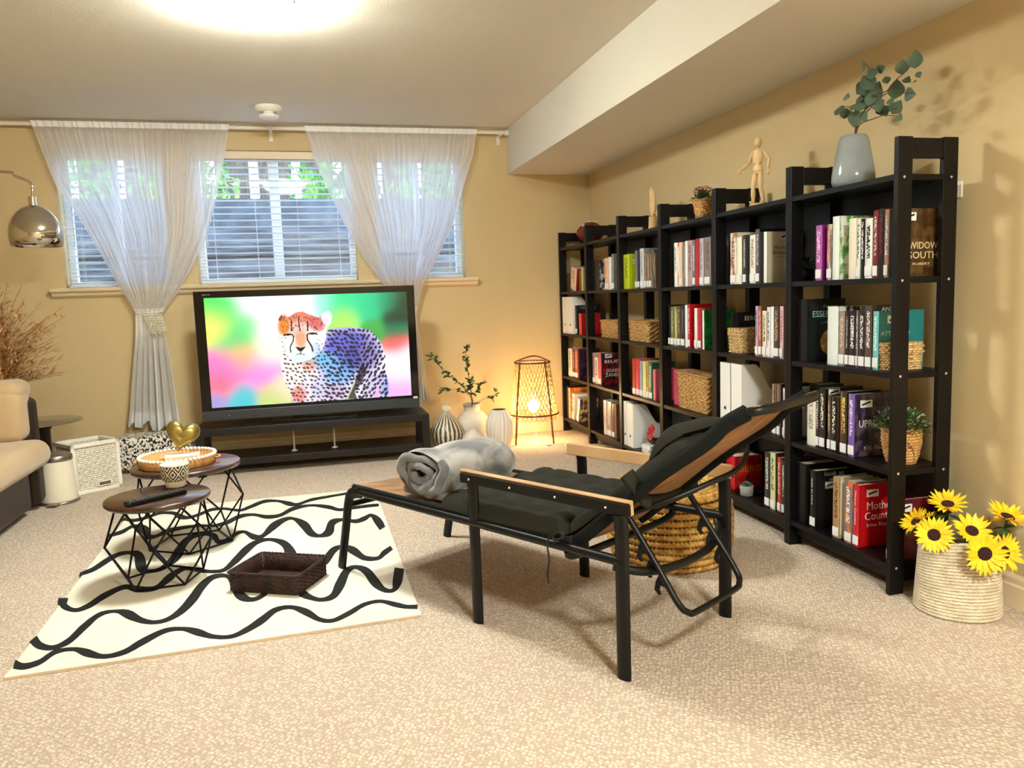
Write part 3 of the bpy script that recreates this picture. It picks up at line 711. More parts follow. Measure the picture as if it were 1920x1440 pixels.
# second farthest
row(4, 0, [
 (1101, 1115, 489, K_, (34, 32, 34), None, False, 'black and white photo cover book', dict(x=.04, cart=(200, 200, 200), d=.17)),
 (1134, 1140.5, 484, (240, 190, 150), (240, 190, 150), (214, 130, 90), True, 'peach orange book'),
 (1141, 1146.5, 482, (242, 238, 232), W_, None, False, 'plain white book'),
 (1147, 1151.5, 476, (120, 124, 130), G_, (190, 190, 200), True, 'tall slate grey book'),
])
row(4, 2, [
 (1111, 1115.5, 662, (176, 130, 130), TN, (110, 60, 60), True, 'dusty rose slim book'),
 (1116, 1121.5, 671, (226, 214, 208), W_, K_, False, 'off-white book'),
 (1122, 1127.5, 663, (216, 90, 110), (40, 20, 24), None, True, 'black and red BELIEVE thriller', dict(d=.19, cart=(130, 20, 30), covlab=(.055, .205), texts=[('BELIEVE', .03, .1, .165, (236, 232, 230), .15), ('JOAKIM\nZANDER', .034, .1, .085, (236, 232, 230), .14)])),
])
row(4, 3, [
 (1132, 1137, 751, (226, 210, 206), W_, (200, 90, 70), False, 'white and red spined book'),
 (1138, 1146.5, 753, (140, 136, 140), G_, (200, 196, 200), True, 'grey book with pale lettering'),
 (1147.5, 1152.5, 757, (110, 30, 40), BR, None, True, 'dark red book'),
 (1153, 1156, 758, (130, 100, 80), BR, None, False, 'thin brown book'),
])
# farthest
row(5, 0, [
 (1070, 1079.5, 505, (236, 210, 190), (170, 36, 30), (190, 60, 50), False, 'red and white book leaning to the right', dict(lean=.22, d=.15)),
 (1087, 1090, 508, (110, 110, 40), (110, 110, 40), None, False, 'olive book standing by the frame'),
 (1090.5, 1093.5, 502, (206, 200, 120), TN, None, False, 'pale yellow-green slim book'),
])
row(5, 1, [
 (1078.5, 1082.5, 573, (30, 30, 32), (30, 30, 32), None, True, 'black HILARY biography', dict(d=.18, texts=[('HILARY', .035, .09, .2, (150, 156, 150), .13)])),
 (1086, 1091, 588, (206, 66, 46), R_, None, False, 'vermilion red book'),
])
row(5, 2, [
 (1066, 1073, 654, (238, 234, 200), W_, (150, 140, 100), True, 'cream and white book'),
 (1074, 1078, 655, (120, 30, 34), BR, (220, 180, 170), True, 'burgundy book'),
 (1078.5, 1083.5, 655, (190, 60, 60), R_, (240, 190, 180), True, 'brick red book'),
 (1084, 1086.5, 655, (40, 24, 30), (36, 22, 40), None, False, 'black book with purple lower cover', dict(d=.17, cart=(80, 40, 90))),
])
row(5, 3, [
 (1061, 1064, 724, (60, 60, 70), K_, None, False, 'slim dark grey book'),
 (1064.5, 1068, 727, (240, 214, 180), (230, 120, 40), (214, 90, 30), False, 'tall orange covered book', dict(d=.18, cart=(240, 170, 90))),
 (1072, 1076, 738, (230, 226, 226), (214, 206, 200), K_, True, 'white paperback leaning in the pile', dict(lean=.1)),
 (1081, 1084.5, 746, (206, 204, 220), (60, 60, 110), None, True, 'blue and yellow magazine leaning over', dict(lean=.26, cart=(230, 190, 60))),
])
# ================================================================== RUG
rugc = [at(8, 1276, 2, 0), at(790, 1157, 2, 0), at(702, 918, 2, 0), at(247, 961, 2, 0)]
A_, B_, C_, D_ = [Vector((p.x, p.y, 0)) for p in rugc]
rug_w = N('ivory_pile'); tc = rug_w.n('ShaderNodeTexCoord'); no = rug_w.n('ShaderNodeTexNoise'); no.inputs['Scale'].default_value = 260; rug_w.l(tc.outputs['Object'], no.inputs[0])
bp = rug_w.n('ShaderNodeBump'); bp.inputs['Strength'].default_value = .35; bp.inputs['Distance'].default_value = .004; rug_w.l(no.outputs[0], bp.inputs['Height']); rug_w.l(bp.outputs[0], rug_w.b.inputs['Normal'])
n2 = rug_w.n('ShaderNodeTexNoise'); n2.inputs['Scale'].default_value = 3; rug_w.l(tc.outputs['Object'], n2.inputs[0]); cr = rug_w.n('ShaderNodeValToRGB')
cr.color_ramp.elements[0].position = .3; cr.color_ramp.elements[1].position = .7; cr.color_ramp.elements[0].color = lin((224, 216, 196)); cr.color_ramp.elements[1].color = lin((232, 226, 210)); rug_w.l(n2.outputs[0], cr.inputs[0]); rug_w.l(cr.outputs[0], rug_w.b.inputs['Base Color']); rug_w.b.inputs['Roughness'].default_value = .95
rug_b = mat('rug_black', (16, 15, 14), .9, bump=.4, bscale=300)
m_ = MB(); H_ = .009
m_.add([A_, B_, C_, D_]+[p+Vector((0, 0, H_)) for p in (A_, B_, C_, D_)], [(3, 2, 1, 0), (4, 5, 6, 7)], 0)
m_.add([A_, B_, C_, D_]+[p+Vector((0, 0, H_)) for p in (A_, B_, C_, D_)], [(0, 1, 5, 4), (1, 2, 6, 5), (2, 3, 7, 6), (3, 0, 4, 7)], 2)
WV = [
 [(65,890,28),(110,900,20),(180,880,16),(250,835,14),(330,822,12),(390,838,25),(470,855,14),(560,835,16),(640,790,20),(740,740,15),(820,730,12),(890,745,22),(960,765,14),(1040,765,12),(1110,735,17),(1180,690,22),(1240,645,16),(1310,632,12),(1380,655,22),(1440,688,14),(1500,692,12),(1570,660,15),(1640,620,12),(1710,605,10),(1780,620,15),(1830,630,12),(1880,630,14)],
 [(150,775,30),(180,805,24),(240,815,14),(310,785,18),(380,720,20),(450,665,14),(520,650,10),(580,665,28),(640,692,18),(700,700,12),(760,685,14),(820,645,22),(870,590,28),(910,535,24),(960,495,16),(1020,490,12),(1050,520,22),(1080,575,30),(1130,597,14),(1180,580,14),(1240,520,20),(1300,505,14),(1350,560,26),(1400,588,16),(1450,598,12),(1500,580,20),(1530,530,30),(1560,470,22),(1600,450,12),(1650,470,24),(1690,520,28),(1730,553,16),(1770,555,12),(1787,520,28),(1798,455,30)],
 [(285,590,32),(290,625,22),(340,645,12),(400,625,16),(470,580,18),(560,540,14),(620,550,20),(700,545,14),(760,500,22),(800,470,16),(840,455,12),(900,465,12),(960,470,10),(1010,462,12),(1060,420,20),(1110,370,22),(1160,335,14),(1220,325,10),(1280,345,22),(1310,390,34),(1335,440,30),(1400,465,14),(1460,425,24),(1500,375,20),(1540,358,12),(1590,375,24),(1640,408,16),(1700,410,12),(1730,385,16),(1763,362,14)],
 [(360,482,10),(420,460,14),(490,415,16),(540,390,12),(590,385,12),(625,400,30),(638,450,34),(660,468,14),(720,460,12),(770,425,22),(800,390,30),(830,340,22),(870,310,14),(930,300,10),(965,312,20),(985,335,14),(1030,325,12),(1060,300,12),(1100,290,9),(1140,312,18),(1180,310,12),(1230,265,22),(1280,235,14),(1320,230,9),(1370,260,26),(1400,295,22),(1440,308,10),(1480,290,26),(1495,250,22),(1540,235,9),(1600,242,12),(1640,230,14),(1670,215,10),(1700,240,24),(1722,275,20)],
 [(490,308,9),(550,290,12),(600,265,10),(650,280,28),(668,310,20),(700,310,10),(760,285,13),(830,270,10),(900,262,8),(960,262,8),(1020,248,12),(1080,220,12),(1140,212,8),(1200,222,12),(1260,215,10),(1320,185,12),(1400,170,7),(1480,178,12),(1530,190,9),(1600,180,9),(1660,172,9),(1705,168,8)],
 [(545,228,7),(600,238,10),(660,225,9),(720,205,8),(780,205,10),(810,220,16),(850,225,9),(900,210,9),(950,190,9),(1010,185,8),(1080,192,8),(1130,175,10),(1190,152,10),(1250,150,7),(1300,162,14),(1340,165,8),(1400,145,9),(1480,130,7),(1560,116,7),(1640,100,6),(1675,92,5)]]
ux = (B_-A_).normalized()
for W2 in WV:
    ctr = smoothpts([Vector((x, y, w_)) for x, y, w_ in W2], 7); Lf = []; Rt = []
    for i, p in enumerate(ctr):
        t_ = ctr[min(i+1, len(ctr)-1)]-ctr[max(i-1, 0)]; nx, ny = -t_.y, t_.x; l_ = math.hypot(nx, ny) or 1
        hw = p.z/2*1.45+random.uniform(-.35, .35)
        for s_, L_ in ((1, Lf), (-1, Rt)):
            q_ = at((p.x+s_*nx/l_*hw)/2.4, 880+(p.y+s_*ny/l_*hw)/2.4, 2, 0); L_.append((q_.x, q_.y, H_+.0012))
    m_.grid([Lf, Rt], 1)
    Lz = [(x, y, H_-.001) for x, y, z in Lf]; Rz = [(x, y, H_-.001) for x, y, z in Rt]; m_.grid([Lz, Lf], 1); m_.grid([Rt, Rz], 1)
o = m_.build('area_rug', [rug_w.m, rug_b, mat('rug_binding', (214, 190, 160), .9, bump=.4, bscale=200)])
tag(o, 'ivory rug with wavy black brush-stroke lines under the nesting tables', 'rug')
RZ = H_+.0005
# ================================================================== NESTING TABLES
wd_dark = mat('dark_walnut', (48, 28, 20), .25, spec=.6, var=(80, 50, 34), vscale=4, stretch=(1, 12, 1), bump=.06, bscale=40, coat=.3)
wire_m = mat('black_wire', (10, 9, 10), .4, .5)
def wire_table(name, cx, cy, R, z, rb, rm, n, rot, lab):
    e_ = empty('nesting_table', (cx, cy, RZ), rot, lab, 'side table', 'pair of nesting wire tables on the rug')
    H = z-RZ
    t_ = MB(); t_.lathe([(.0, H-.022), (R-.006, H-.022), (R, H-.016), (R, H-.003), (R-.003, H)], n=56, capb=False, capt=True)
    t_.build('tabletop', wd_dark, e_)
    f_ = MB(); ht = H-.026; zm = H*.5; r_ = .0042
    T_ = [Vector((R*.86*math.cos(2*PI*i/n), R*.86*math.sin(2*PI*i/n), ht)) for i in range(n)]
    M_ = [Vector((rm*math.cos(2*PI*(i+.5)/n), rm*math.sin(2*PI*(i+.5)/n), zm)) for i in range(n)]
    B2 = [Vector((rb*math.cos(2*PI*i/n), rb*math.sin(2*PI*i/n), r_)) for i in range(n)]
    wires = []
    for i in range(n):
        j = (i+1) % n
        for a, b in ((T_[i], T_[j]), (T_[i], M_[i]), (T_[j], M_[i]), (B2[i], M_[i]), (B2[j], M_[i]), (B2[i], B2[j])):
            f_.tube([a, b], r_, 7)
        f_.ball(M_[i], r_*1.25, 8); f_.ball(B2[i], r_*1.1, 8)
    f_.build('wire_base', wire_m, e_)
    return e_
wire_table('a', -2.545, 1.085, .197, .352, .15, .205, 5, .35, 'smaller round wire table with dark wood top holding the remote and patterned pot')
wire_table('b', -2.50, 1.555, .235, .385, .185, .245, 5, 1.0, 'larger round wire table with dark wood top holding the beaded tray')
T1, T2 = .352, .385
# remote
p = at(293, 937, 2, T1); a = at(240, 948, 2, T1); b = at(348, 922, 2, T1); ang = math.atan2(b.y-a.y, b.x-a.x); L_ = (b-a).length
e_ = empty('remote_control', (p.x, p.y, T1+.0006), ang, 'long black television remote on the smaller wire table', 'remote control')
MB().box((-L_/2, -.022, 0), (L_/2, .022, .018)).build('body', mat('black_plastic', (12, 12, 13), .35), e_, bevel=.005)
bt = mat('remote_button', (84, 86, 90), .5)
for i in range(11):
    for j in range(3):
        x = -L_/2+.018+i*(L_-.036)/10; MB().box((x-.0042, -.012+j*.012-.0035, .0178), (x+.0042, -.012+j*.012+.0035, .0198)).build('button', bt, e_)
# patterned pot
p = at(330, 912, 2, T1)
e_ = empty('patterned_pot', (p.x, p.y, T1+.0006), 0, 'small cup-shaped pot with black and cream diamond pattern beside the remote', 'pot')
pk = N('diamond_glaze'); tc = pk.n('ShaderNodeTexCoord'); sp = pk.n('ShaderNodeSeparateXYZ'); pk.l(tc.outputs['Object'], sp.inputs[0])
at2 = pk.n('ShaderNodeMath', operation='ARCTAN2'); pk.l(sp.outputs[1], at2.inputs[0]); pk.l(sp.outputs[0], at2.inputs[1])
def tri(src, sc_):
    a_ = pk.n('ShaderNodeMath', operation='MULTIPLY'); a_.inputs[1].default_value = sc_; pk.l(src, a_.inputs[0])
    b_ = pk.n('ShaderNodeMath', operation='PINGPONG'); b_.inputs[1].default_value = .5; pk.l(a_.outputs[0], b_.inputs[0]); return b_.outputs[0]
s_ = pk.n('ShaderNodeMath', operation='ADD'); pk.l(tri(at2.outputs[0], 8/(2*PI)), s_.inputs[0]); pk.l(tri(sp.outputs[2], 17), s_.inputs[1])
m5 = pk.n('ShaderNodeMath', operation='MULTIPLY'); m5.inputs[1].default_value = 3.5; pk.l(s_.outputs[0], m5.inputs[0]); fr_ = pk.n('ShaderNodeMath', operation='FRACT'); pk.l(m5.outputs[0], fr_.inputs[0])
gt = pk.n('ShaderNodeMath', operation='GREATER_THAN'); gt.inputs[1].default_value = .5; pk.l(fr_.outputs[0], gt.inputs[0])
mx = pk.n('ShaderNodeMix', data_type='RGBA'); mx.inputs[6].default_value = lin((34, 30, 28)); mx.inputs[7].default_value = lin((232, 218, 190)); pk.l(gt.outputs[0], mx.inputs[0]); pk.l(mx.outputs[2], pk.b.inputs['Base Color']); pk.b.inputs['Roughness'].default_value = .4
cer = mat('cream_ceramic', (236, 222, 190), .35)
MB().lathe([(.042, .026), (.052, .034), (.055, .06), (.056, .092)], n=44, capb=True).build('patterned_wall', pk.m, e_)
MB().lathe([(.056, .092), (.0565, .096), (.054, .098), (.05, .096), (.048, .05), (.0, .045)], n=44, capb=False).build('cream_lining', cer, e_)
MB().lathe([(.036, 0), (.04, .004), (.042, .026)], n=36).build('foot', mat('raw_clay', (226, 204, 170), .7), e_)
# tray + contents
p = at(333, 862, 2, T2+.02)
e_ = empty('beaded_tray', (p.x, p.y, T2+.0006), 0, 'round wooden tray rimmed with white beads on the larger wire table', 'tray')
oak = mat('mango_wood', (176, 120, 66), .45, var=(206, 152, 92), vscale=5, stretch=(8, 1, 1))
TR = .165
MB().lathe([(0, 0), (TR-.004, 0), (TR, .004), (TR, .036), (TR-.009, .038), (TR-.011, .01), (0, .009)], n=64, capb=False).build('tray_bowl', oak, e_)
b_ = MB()
for i in range(52): b_.ball((TR*.98*math.cos(2*PI*i/52), TR*.98*math.sin(2*PI*i/52), .041), .0088, 8)
b_.build('bead_rim', mat('white_bead', (240, 232, 214), .5), e_)
for s_ in (-1, 1): MB().tube([(s_*TR, -.03, .022), (s_*(TR+.016), -.02, .022), (s_*(TR+.016), .02, .022), (s_*TR, .03, .022)], .005, 8).build('handle', oak, e_)
# book-like white box, dark clip, heart
q_ = Vector((p.x, p.y, T2+.0105))
o = MB().box((-.075, -.045, 0), (.075, .045, .03)).build('paper_box', mat('cream_box', (236, 220, 192), .6), None, bevel=.002); o.location = q_+Vector((.02, .01, 0)); o.rotation_euler = (0, 0, .12); tag(o, 'flat cream box lying in the beaded tray', 'box')
o = MB().box((-.03, -.012, 0), (.03, .012, .016)).build('matchbox', mat('dark_box', (34, 30, 30), .5), None, bevel=.002); o.location = q_+Vector((.055, -.065, 0)); o.rotation_euler = (0, 0, .5); tag(o, 'small black case in front of the cream box in the tray', 'case')
h_ = at(338, 808, 1, p.y+.03)
gold = mat('brushed_gold', (158, 142, 80), .32, .9, bump=.05, bscale=30)
pts = []; nu, nv = 40, 20; R2 = .078
G_rows = []
for i in range(nv+1):
    ph_ = PI*i/nv-PI/2; row_ = []
    for j in range(nu):
        t = 2*PI*j/nu
        hx = 16*math.sin(t)**3/16.5; hy = (13*math.cos(t)-5*math.cos(2*t)-2*math.cos(3*t)-math.cos(4*t)+2.5)/15.5
        c_ = math.cos(ph_)**.75; row_.append((hx*R2*c_, math.sin(ph_)*.048*(1-.25*(1-c_)), hy*R2*c_))
    G_rows.append(row_)
o = MB().grid(G_rows, 0, True, True).build('gold_heart', gold, subd=1); o.location = (h_.x, p.y+.06, T2+.043+.072); o.rotation_euler = (0, .28, .1)
tag(o, 'puffy gold heart ornament resting on the cream box in the tray', 'ornament')
# ================================================================== DARK WICKER BASKET ON THE RUG
bA, bB, bC = at(438, 1110, 2, RZ), at(574, 1119, 2, RZ), at(606, 1075, 2, RZ)
ang = math.atan2(bB.y-bA.y, bB.x-bA.x); la = (bB-bA).length/2; lb_ = (bC-bB).length/2
cx_ = (bA+bC)/2
wick = mat('dark_wicker', (60, 28, 18), .5, var=(26, 12, 8), vscale=25, bump=.5, bscale=160)
e_ = empty('wicker_tray', (cx_.x, cx_.y, RZ+.001), ang, 'shallow dark brown wicker basket on the black-lined rug', 'basket')
m_ = MB(); weave(m_, 'rect', la-.006, lb_-.006, 0, .072, 30, 10, .0034, rnd=.12, th=.008, mi=0); m_.build('woven_body', wick, e_)
m_ = MB(); rim(m_, 'rect', la-.004, lb_-.004, .073, .0052, 120, 1, rnd=.12); m_.build('rim', wick, e_)
# ================================================================== SOFA
tan_f = mat('tan_microfibre', (192, 164, 126), .85, var=(174, 144, 106), vscale=2.2, bump=.25, bscale=14, sheen=.3)
brn = mat('brown_leatherette', (44, 30, 20), .45, var=(34, 23, 15), vscale=4, bump=.15, bscale=40)
SX, SF, SB = -3.40, .2, 2.50
e_ = empty('sofa', (SX-.8, 1.4, 0), 0, 'tan and dark brown upholstered sofa at the left edge', 'sofa'); so = Vector(e_.location)
def sbox(a, b, name, m_, sub=2, bev=.05, puff=0):
    g = MB().box(Vector(a)-so, Vector(b)-so); o_ = g.build(name, m_, e_)
    md = o_.modifiers.new('b', 'BEVEL'); md.width = bev; md.segments = 5; 
    for p_ in o_.data.polygons: p_.use_smooth = True
    return o_
sbox((SX-1.5, SF, .03), (SX-.03, SB-.03, .27), 'base', brn, bev=.03)
sbox((SX-1.5, 1.42, .26), (SX+.085, SB+.02, .415), 'seat_cushion', tan_f, bev=.075)
sbox((SX-1.5, .3, .26), (SX+.03, 1.41, .40), 'seat_cushion', tan_f, bev=.07)
sbox((SX-1.4, SB-.10, .40), (SX-.03, SB+.12, .70), 'back_cushion', tan_f, bev=.06)
sbox((SX-1.4, SB+.03, .03), (SX-.015, SB+.17, .63), 'back_shell', brn, bev=.04)
sbox((SX-1.4, SB-.09, .62), (SX-.03, SB+.16, .735), 'head_roll', tan_f, bev=.055)
MB().cyl(Vector((SX-.12, SB-.12, 0))-so, Vector((SX-.12, SB-.12, .035))-so, .028, n=16).build('foot', mat('black_foot', (22, 18, 16), .5), e_)
MB().cyl(Vector((SX-.12, SF+.12, 0))-so, Vector((SX-.12, SF+.12, .035))-so, .028, n=16).build('foot', mat('black_foot', (22, 18, 16), .5), e_)
k = N('black_white_pillow'); tc = k.n('ShaderNodeTexCoord'); wv = k.n('ShaderNodeTexWave'); wv.inputs['Scale'].default_value = 6; wv.inputs['Distortion'].default_value = 4; k.l(tc.outputs['Object'], wv.inputs[0]); cr = k.n('ShaderNodeValToRGB'); cr.color_ramp.interpolation = 'CONSTANT'; cr.color_ramp.elements[1].position = .5
cr.color_ramp.elements[0].color = lin((20, 20, 22)); cr.color_ramp.elements[1].color = lin((236, 234, 230)); k.l(wv.outputs[0], cr.inputs[0]); k.l(cr.outputs[0], k.b.inputs['Base Color'])
o = MB().ball((0, 0, 0), (.2, .07, .19), 24).build('throw_pillow', k.m); o.location = (SX-.405, SB-.215, .605); o.rotation_euler = (.2, 0, 0); tag(o, 'black and white patterned throw pillow on the sofa at the picture edge', 'pillow')
# ================================================================== GLASS SIDE TABLE
e_ = empty('side_table', (-3.60, 3.2, 0), 0, 'round glass-topped side table on a dark pedestal behind the sofa', 'side table')
gk = N('smoked_glass'); gk.b.inputs['Base Color'].default_value = lin((170, 160, 130)); gk.b.inputs['Transmission Weight'].default_value = .75; gk.b.inputs['Roughness'].default_value = .03; gk.b.inputs['Alpha'].default_value = .8
MB().lathe([(.0, .408), (.255, .408), (.262, .414), (.255, .42)], n=64, capb=False, capt=True).build('glass_top', gk.m, e_)
dk = mat('espresso_wood', (42, 26, 20), .35)
MB().lathe([(.03, 0), (.17, 0), (.17, .02), (.1, .04), (.075, .08), (.075, .36), (.1, .395), (.1, .4075)], n=32, capt=True).build('pedestal', dk, e_)
# ================================================================== DRIED GRASS
p0 = at(8, 722, 1, 2.85)
e_ = empty('dried_grass_vase', (p0.x-.02, 2.84, 0), 0, 'tall vase of dried tan grasses behind the sofa', 'dried grasses')
MB().lathe([(.06, 0), (.1, .05), (.115, .25), (.09, .45), (.05, .58), (.055, .64)], n=32).build('vase', mat('brown_ceramic', (86, 56, 40), .4), e_)
g1 = mat('dry_straw', (206, 158, 96), .8, var=(160, 106, 60), vscale=10); g2 = mat('dry_seed', (160, 100, 58), .85, var=(220, 176, 116), vscale=30)
st = MB(); sd = MB(); rr = random.Random(9)
for i in range(105):
    a_ = rr.uniform(0, 2*PI); sp_ = rr.uniform(.03, .36); h = rr.uniform(.9, 1.28)-sp_*.55
    if rr.random() < .5: a_ = rr.uniform(-.7, .5); 
    tip = Vector((math.cos(a_)*sp_, math.sin(a_)*sp_*.6, h)); mid = Vector((tip.x*.35, tip.y*.35, .62+(h-.62)*.6))
    pts = smoothpts([(0, 0, .55), mid, tip], 5); st.tube(pts, [.0022-.0014*j/len(pts) for j in range(len(pts))], 4)
    for j in range(15):
        t = rr.uniform(.3, 1); q_ = pts[min(len(pts)-1, int(t*(len(pts)-1)))]
        d_ = Vector((math.cos(a_)+rr.uniform(-.8, .8), rr.uniform(-.6, .6), rr.uniform(-.2, 1.)))
        leaf(sd, q_+Vector((rr.uniform(-.01, .01), 0, rr.uniform(-.01, .01))), d_, (0, 0, 1), rr.uniform(.03, .08), rr.uniform(.007, .014), n=3)
for (du, dv) in ((46, 560), (124, 592), (100, 640), (118, 575), (40, 535), (92, 690), (14, 530), (105, 612)):
    tip = at(du, dv, 1, 2.82)-Vector(e_.location); mid = Vector((tip.x*.45, tip.y*.4, .66+(tip.z-.66)*.62)); pts = smoothpts([(0, 0, .56), mid, tip], 7)
    st.tube(pts, .0016, 4)
    for j in range(26):
        q_ = pts[int(len(pts)*.45)+int(rr.random()*len(pts)*.5)]; leaf(sd, q_, (rr.uniform(-.5, 1), rr.uniform(-.5, .5), rr.uniform(-.8, .5)), (0, 0, 1), rr.uniform(.018, .045), .007, n=3)
st.build('stems', g1, e_); sd.build('seed_heads', g2, e_)
# ================================================================== ARC LAMP
LY = 2.75
c_ = at(66, 462, 1, LY); el = at(16, 440, 1, LY); er = at(118, 440, 1, LY); RL = (er-el).length/2*1.0
top = at(63, 380, 1, LY); zb_ = at(66, 462, 1, LY).z
lx = (el.x+er.x)/2
e_ = empty('arc_floor_lamp', (lx-1.25, LY, 0), 0, 'chrome arc floor lamp with dome shade reaching in from the left', 'floor lamp'); lo = Vector(e_.location)
chrome = mat('chrome', (205, 200, 192), .06, 1)
sp_ = MB(); hd = top.z-zb_; sp_.lathe([(RL*.94, 0), (RL, hd*.22)]+[(RL*math.cos(t), hd*.22+(hd*.72)*math.sin(t)) for t in [PI/2*i/9 for i in range(1, 9)]]+[(.012, hd*.94)], n=48, capb=False, capt=True)
sp_.xf(Matrix.Translation(Vector((lx, LY, zb_))-lo)); sp_.build('lamp_shade', chrome, e_, solid=.0015)
MB().cyl(Vector((lx, LY, zb_+hd*.93))-lo, Vector((lx, LY, zb_+hd*1.13))-lo, .021, n=20).build('socket_cap', chrome, e_)
MB().ball(Vector((lx, LY, zb_+hd*.4))-lo, .035, 14).build('bulb', white_m, e_)
k1, k2 = at(58, 344, 1, LY), at(0, 322, 1, LY)
pts = smoothpts([Vector((lx, LY, zb_+hd*1.1))-lo, k1-lo, (k1+k2)/2+Vector((0, 0, .008))-lo, k2-lo, Vector((lx-.7, LY, k2.z-.02))-lo, Vector((lx-1.12, LY, k2.z-.35))-lo, Vector((0, 0, .9)), Vector((0, 0, .05))], 8)
MB().tube(pts, .0075, 10).build('arc_pole', chrome, e_)
MB().lathe([(.0, 0), (.17, 0), (.17, .045), (.165, .05), (0, .05)], n=40, capb=False).build('base', mat('marble', (220, 216, 208), .3), e_)
# ================================================================== WHITE HAMPER, PEDAL BIN, SPOTTED OTTOMAN
hp = mat('white_wicker', (240, 234, 220), .55, bump=.2, bscale=150)
hk = N('white_woven_panel'); tc = hk.n('ShaderNodeTexCoord'); sp = hk.n('ShaderNodeSeparateXYZ'); hk.l(tc.outputs['Object'], sp.inputs[0]); aa = hk.n('ShaderNodeMath', operation='ADD'); hk.l(sp.outputs[0], aa.inputs[0]); hk.l(sp.outputs[1], aa.inputs[1])
cb = hk.n('ShaderNodeCombineXYZ'); hk.l(aa.outputs[0], cb.inputs[0]); hk.l(sp.outputs[2], cb.inputs[1]); br = hk.n('ShaderNodeTexBrick'); br.inputs['Scale'].default_value = 1; br.inputs['Brick Width'].default_value = .019; br.inputs['Row Height'].default_value = .0125; br.inputs['Mortar Size'].default_value = .0013; br.inputs['Mortar Smooth'].default_value = .3
br.inputs['Color1'].default_value = lin((242, 236, 222)); br.inputs['Color2'].default_value = lin((230, 222, 206)); br.inputs['Mortar'].default_value = lin((120, 100, 84)); hk.l(cb.outputs[0], br.inputs[0]); hk.l(br.outputs[0], hk.b.inputs['Base Color'])
hA, hB = at(141, 931, 2, 0), at(231, 912, 2, 0); hang = math.atan2(hB.y-hA.y, hB.x-hA.x); hw = (hB-hA).length/2; hd_ = .125
nrm = Vector((-math.sin(hang), math.cos(hang), 0)); hc = (hA+hB)/2+nrm*hd_
e_ = empty('wicker_hamper', (hc.x, hc.y, .0008), hang, 'open white woven hamper box in front of the spotted ottoman', 'hamper')
HH = .305
m_ = MB(); weave(m_, 'rect', hw-.012, hd_-.012, .015, HH-.015, 17, 15, .0045, rnd=.02, th=.006); m_.build('woven_panels', hk.m, e_)
m_ = MB(); t = .011
for sx in (-1, 1):
    for sy_ in (-1, 1): m_.box((sx*hw, sy_*hd_, 0), (sx*(hw-2*t), sy_*(hd_-2*t), HH))
for z in (0, HH-2*t):
    for s_ in (-1, 1):
        m_.box((-hw, s_*hd_, z), (hw, s_*(hd_-2*t), z+2*t)); m_.box((s_*hw, -hd_, z), (s_*(hw-2*t), hd_, z+2*t))
m_.build('frame', hp, e_, bevel=.002)
m_ = MB(); m_.box((-.005, -hd_-.004, .03), (.075, -hd_+.006, .036)); m_.box((-.005, -hd_-.004, .056), (.075, -hd_+.006, .062)); m_.box((-.005, -hd_-.004, .036), (.001, -hd_+.006, .056)); m_.box((.069, -hd_-.004, .036), (.075, -hd_+.006, .056)); m_.build('handle_slot', hp, e_)
MB().box((.001, -hd_-.003, .036), (.069, -hd_+.004, .056)).build('slot_opening', mat('slot_dark', (110, 92, 80), .8), e_)
pb = at(114, 947, 2, 0)
e_ = empty('pedal_bin', (pb.x-.03, pb.y+.09, .0008), 0, 'white cylindrical pedal bin with steel lid between sofa and hamper', 'bin')
steel = mat('brushed_steel', (150, 140, 130), .3, .9); BH = .29
MB().lathe([(.098, .012), (.1, .02), (.085, BH-.045)], n=44).build('bin_body', mat('cream_enamel', (238, 228, 206), .3), e_)
MB().lathe([(.105, 0), (.108, .006), (.102, .014), (.0, .014)], n=44).build('base_ring', steel, e_)
MB().lathe([(.087, BH-.045), (.09, BH-.04), (.088, BH-.018), (.07, BH-.004), (.03, BH+.004), (0, BH+.005)], n=44).build('lid', steel, e_)
m_ = MB().box((-.028, -.15, .006), (.028, -.098, .016)); m_.build('pedal', steel, e_, bevel=.004)
k = N('spotted_fabric'); tc = k.n('ShaderNodeTexCoord'); vo = k.n('ShaderNodeTexNoise'); vo.inputs['Scale'].default_value = 62; vo.inputs['Detail'].default_value = 1.5; vo.inputs['Distortion'].default_value = .6; k.l(tc.outputs['Object'], vo.inputs[0])
cr = k.n('ShaderNodeValToRGB'); cr.color_ramp.elements[0].position = .46; cr.color_ramp.elements[1].position = .49; cr.color_ramp.elements[0].color = lin((28, 26, 26)); cr.color_ramp.elements[1].color = lin((232, 224, 210)); k.l(vo.outputs['Fac'], cr.inputs[0]); k.l(cr.outputs[0], k.b.inputs['Base Color']); k.b.inputs['Roughness'].default_value = .9
e_ = empty('spotted_ottoman', (-2.965, 3.50, .0008), 0, 'black and white speckled ottoman under the left curtain', 'ottoman')
o = MB().box((-.235, -.13, .02), (.235, .13, .245)).build('body', k.m, e_); md = o.modifiers.new('b', 'BEVEL'); md.width = .04; md.segments = 4
for sx in (-.17, .17):
    for y_ in (-.08, .08): MB().cyl((sx, y_, 0), (sx, y_, .022), .015, n=10).build('foot', dk, e_)
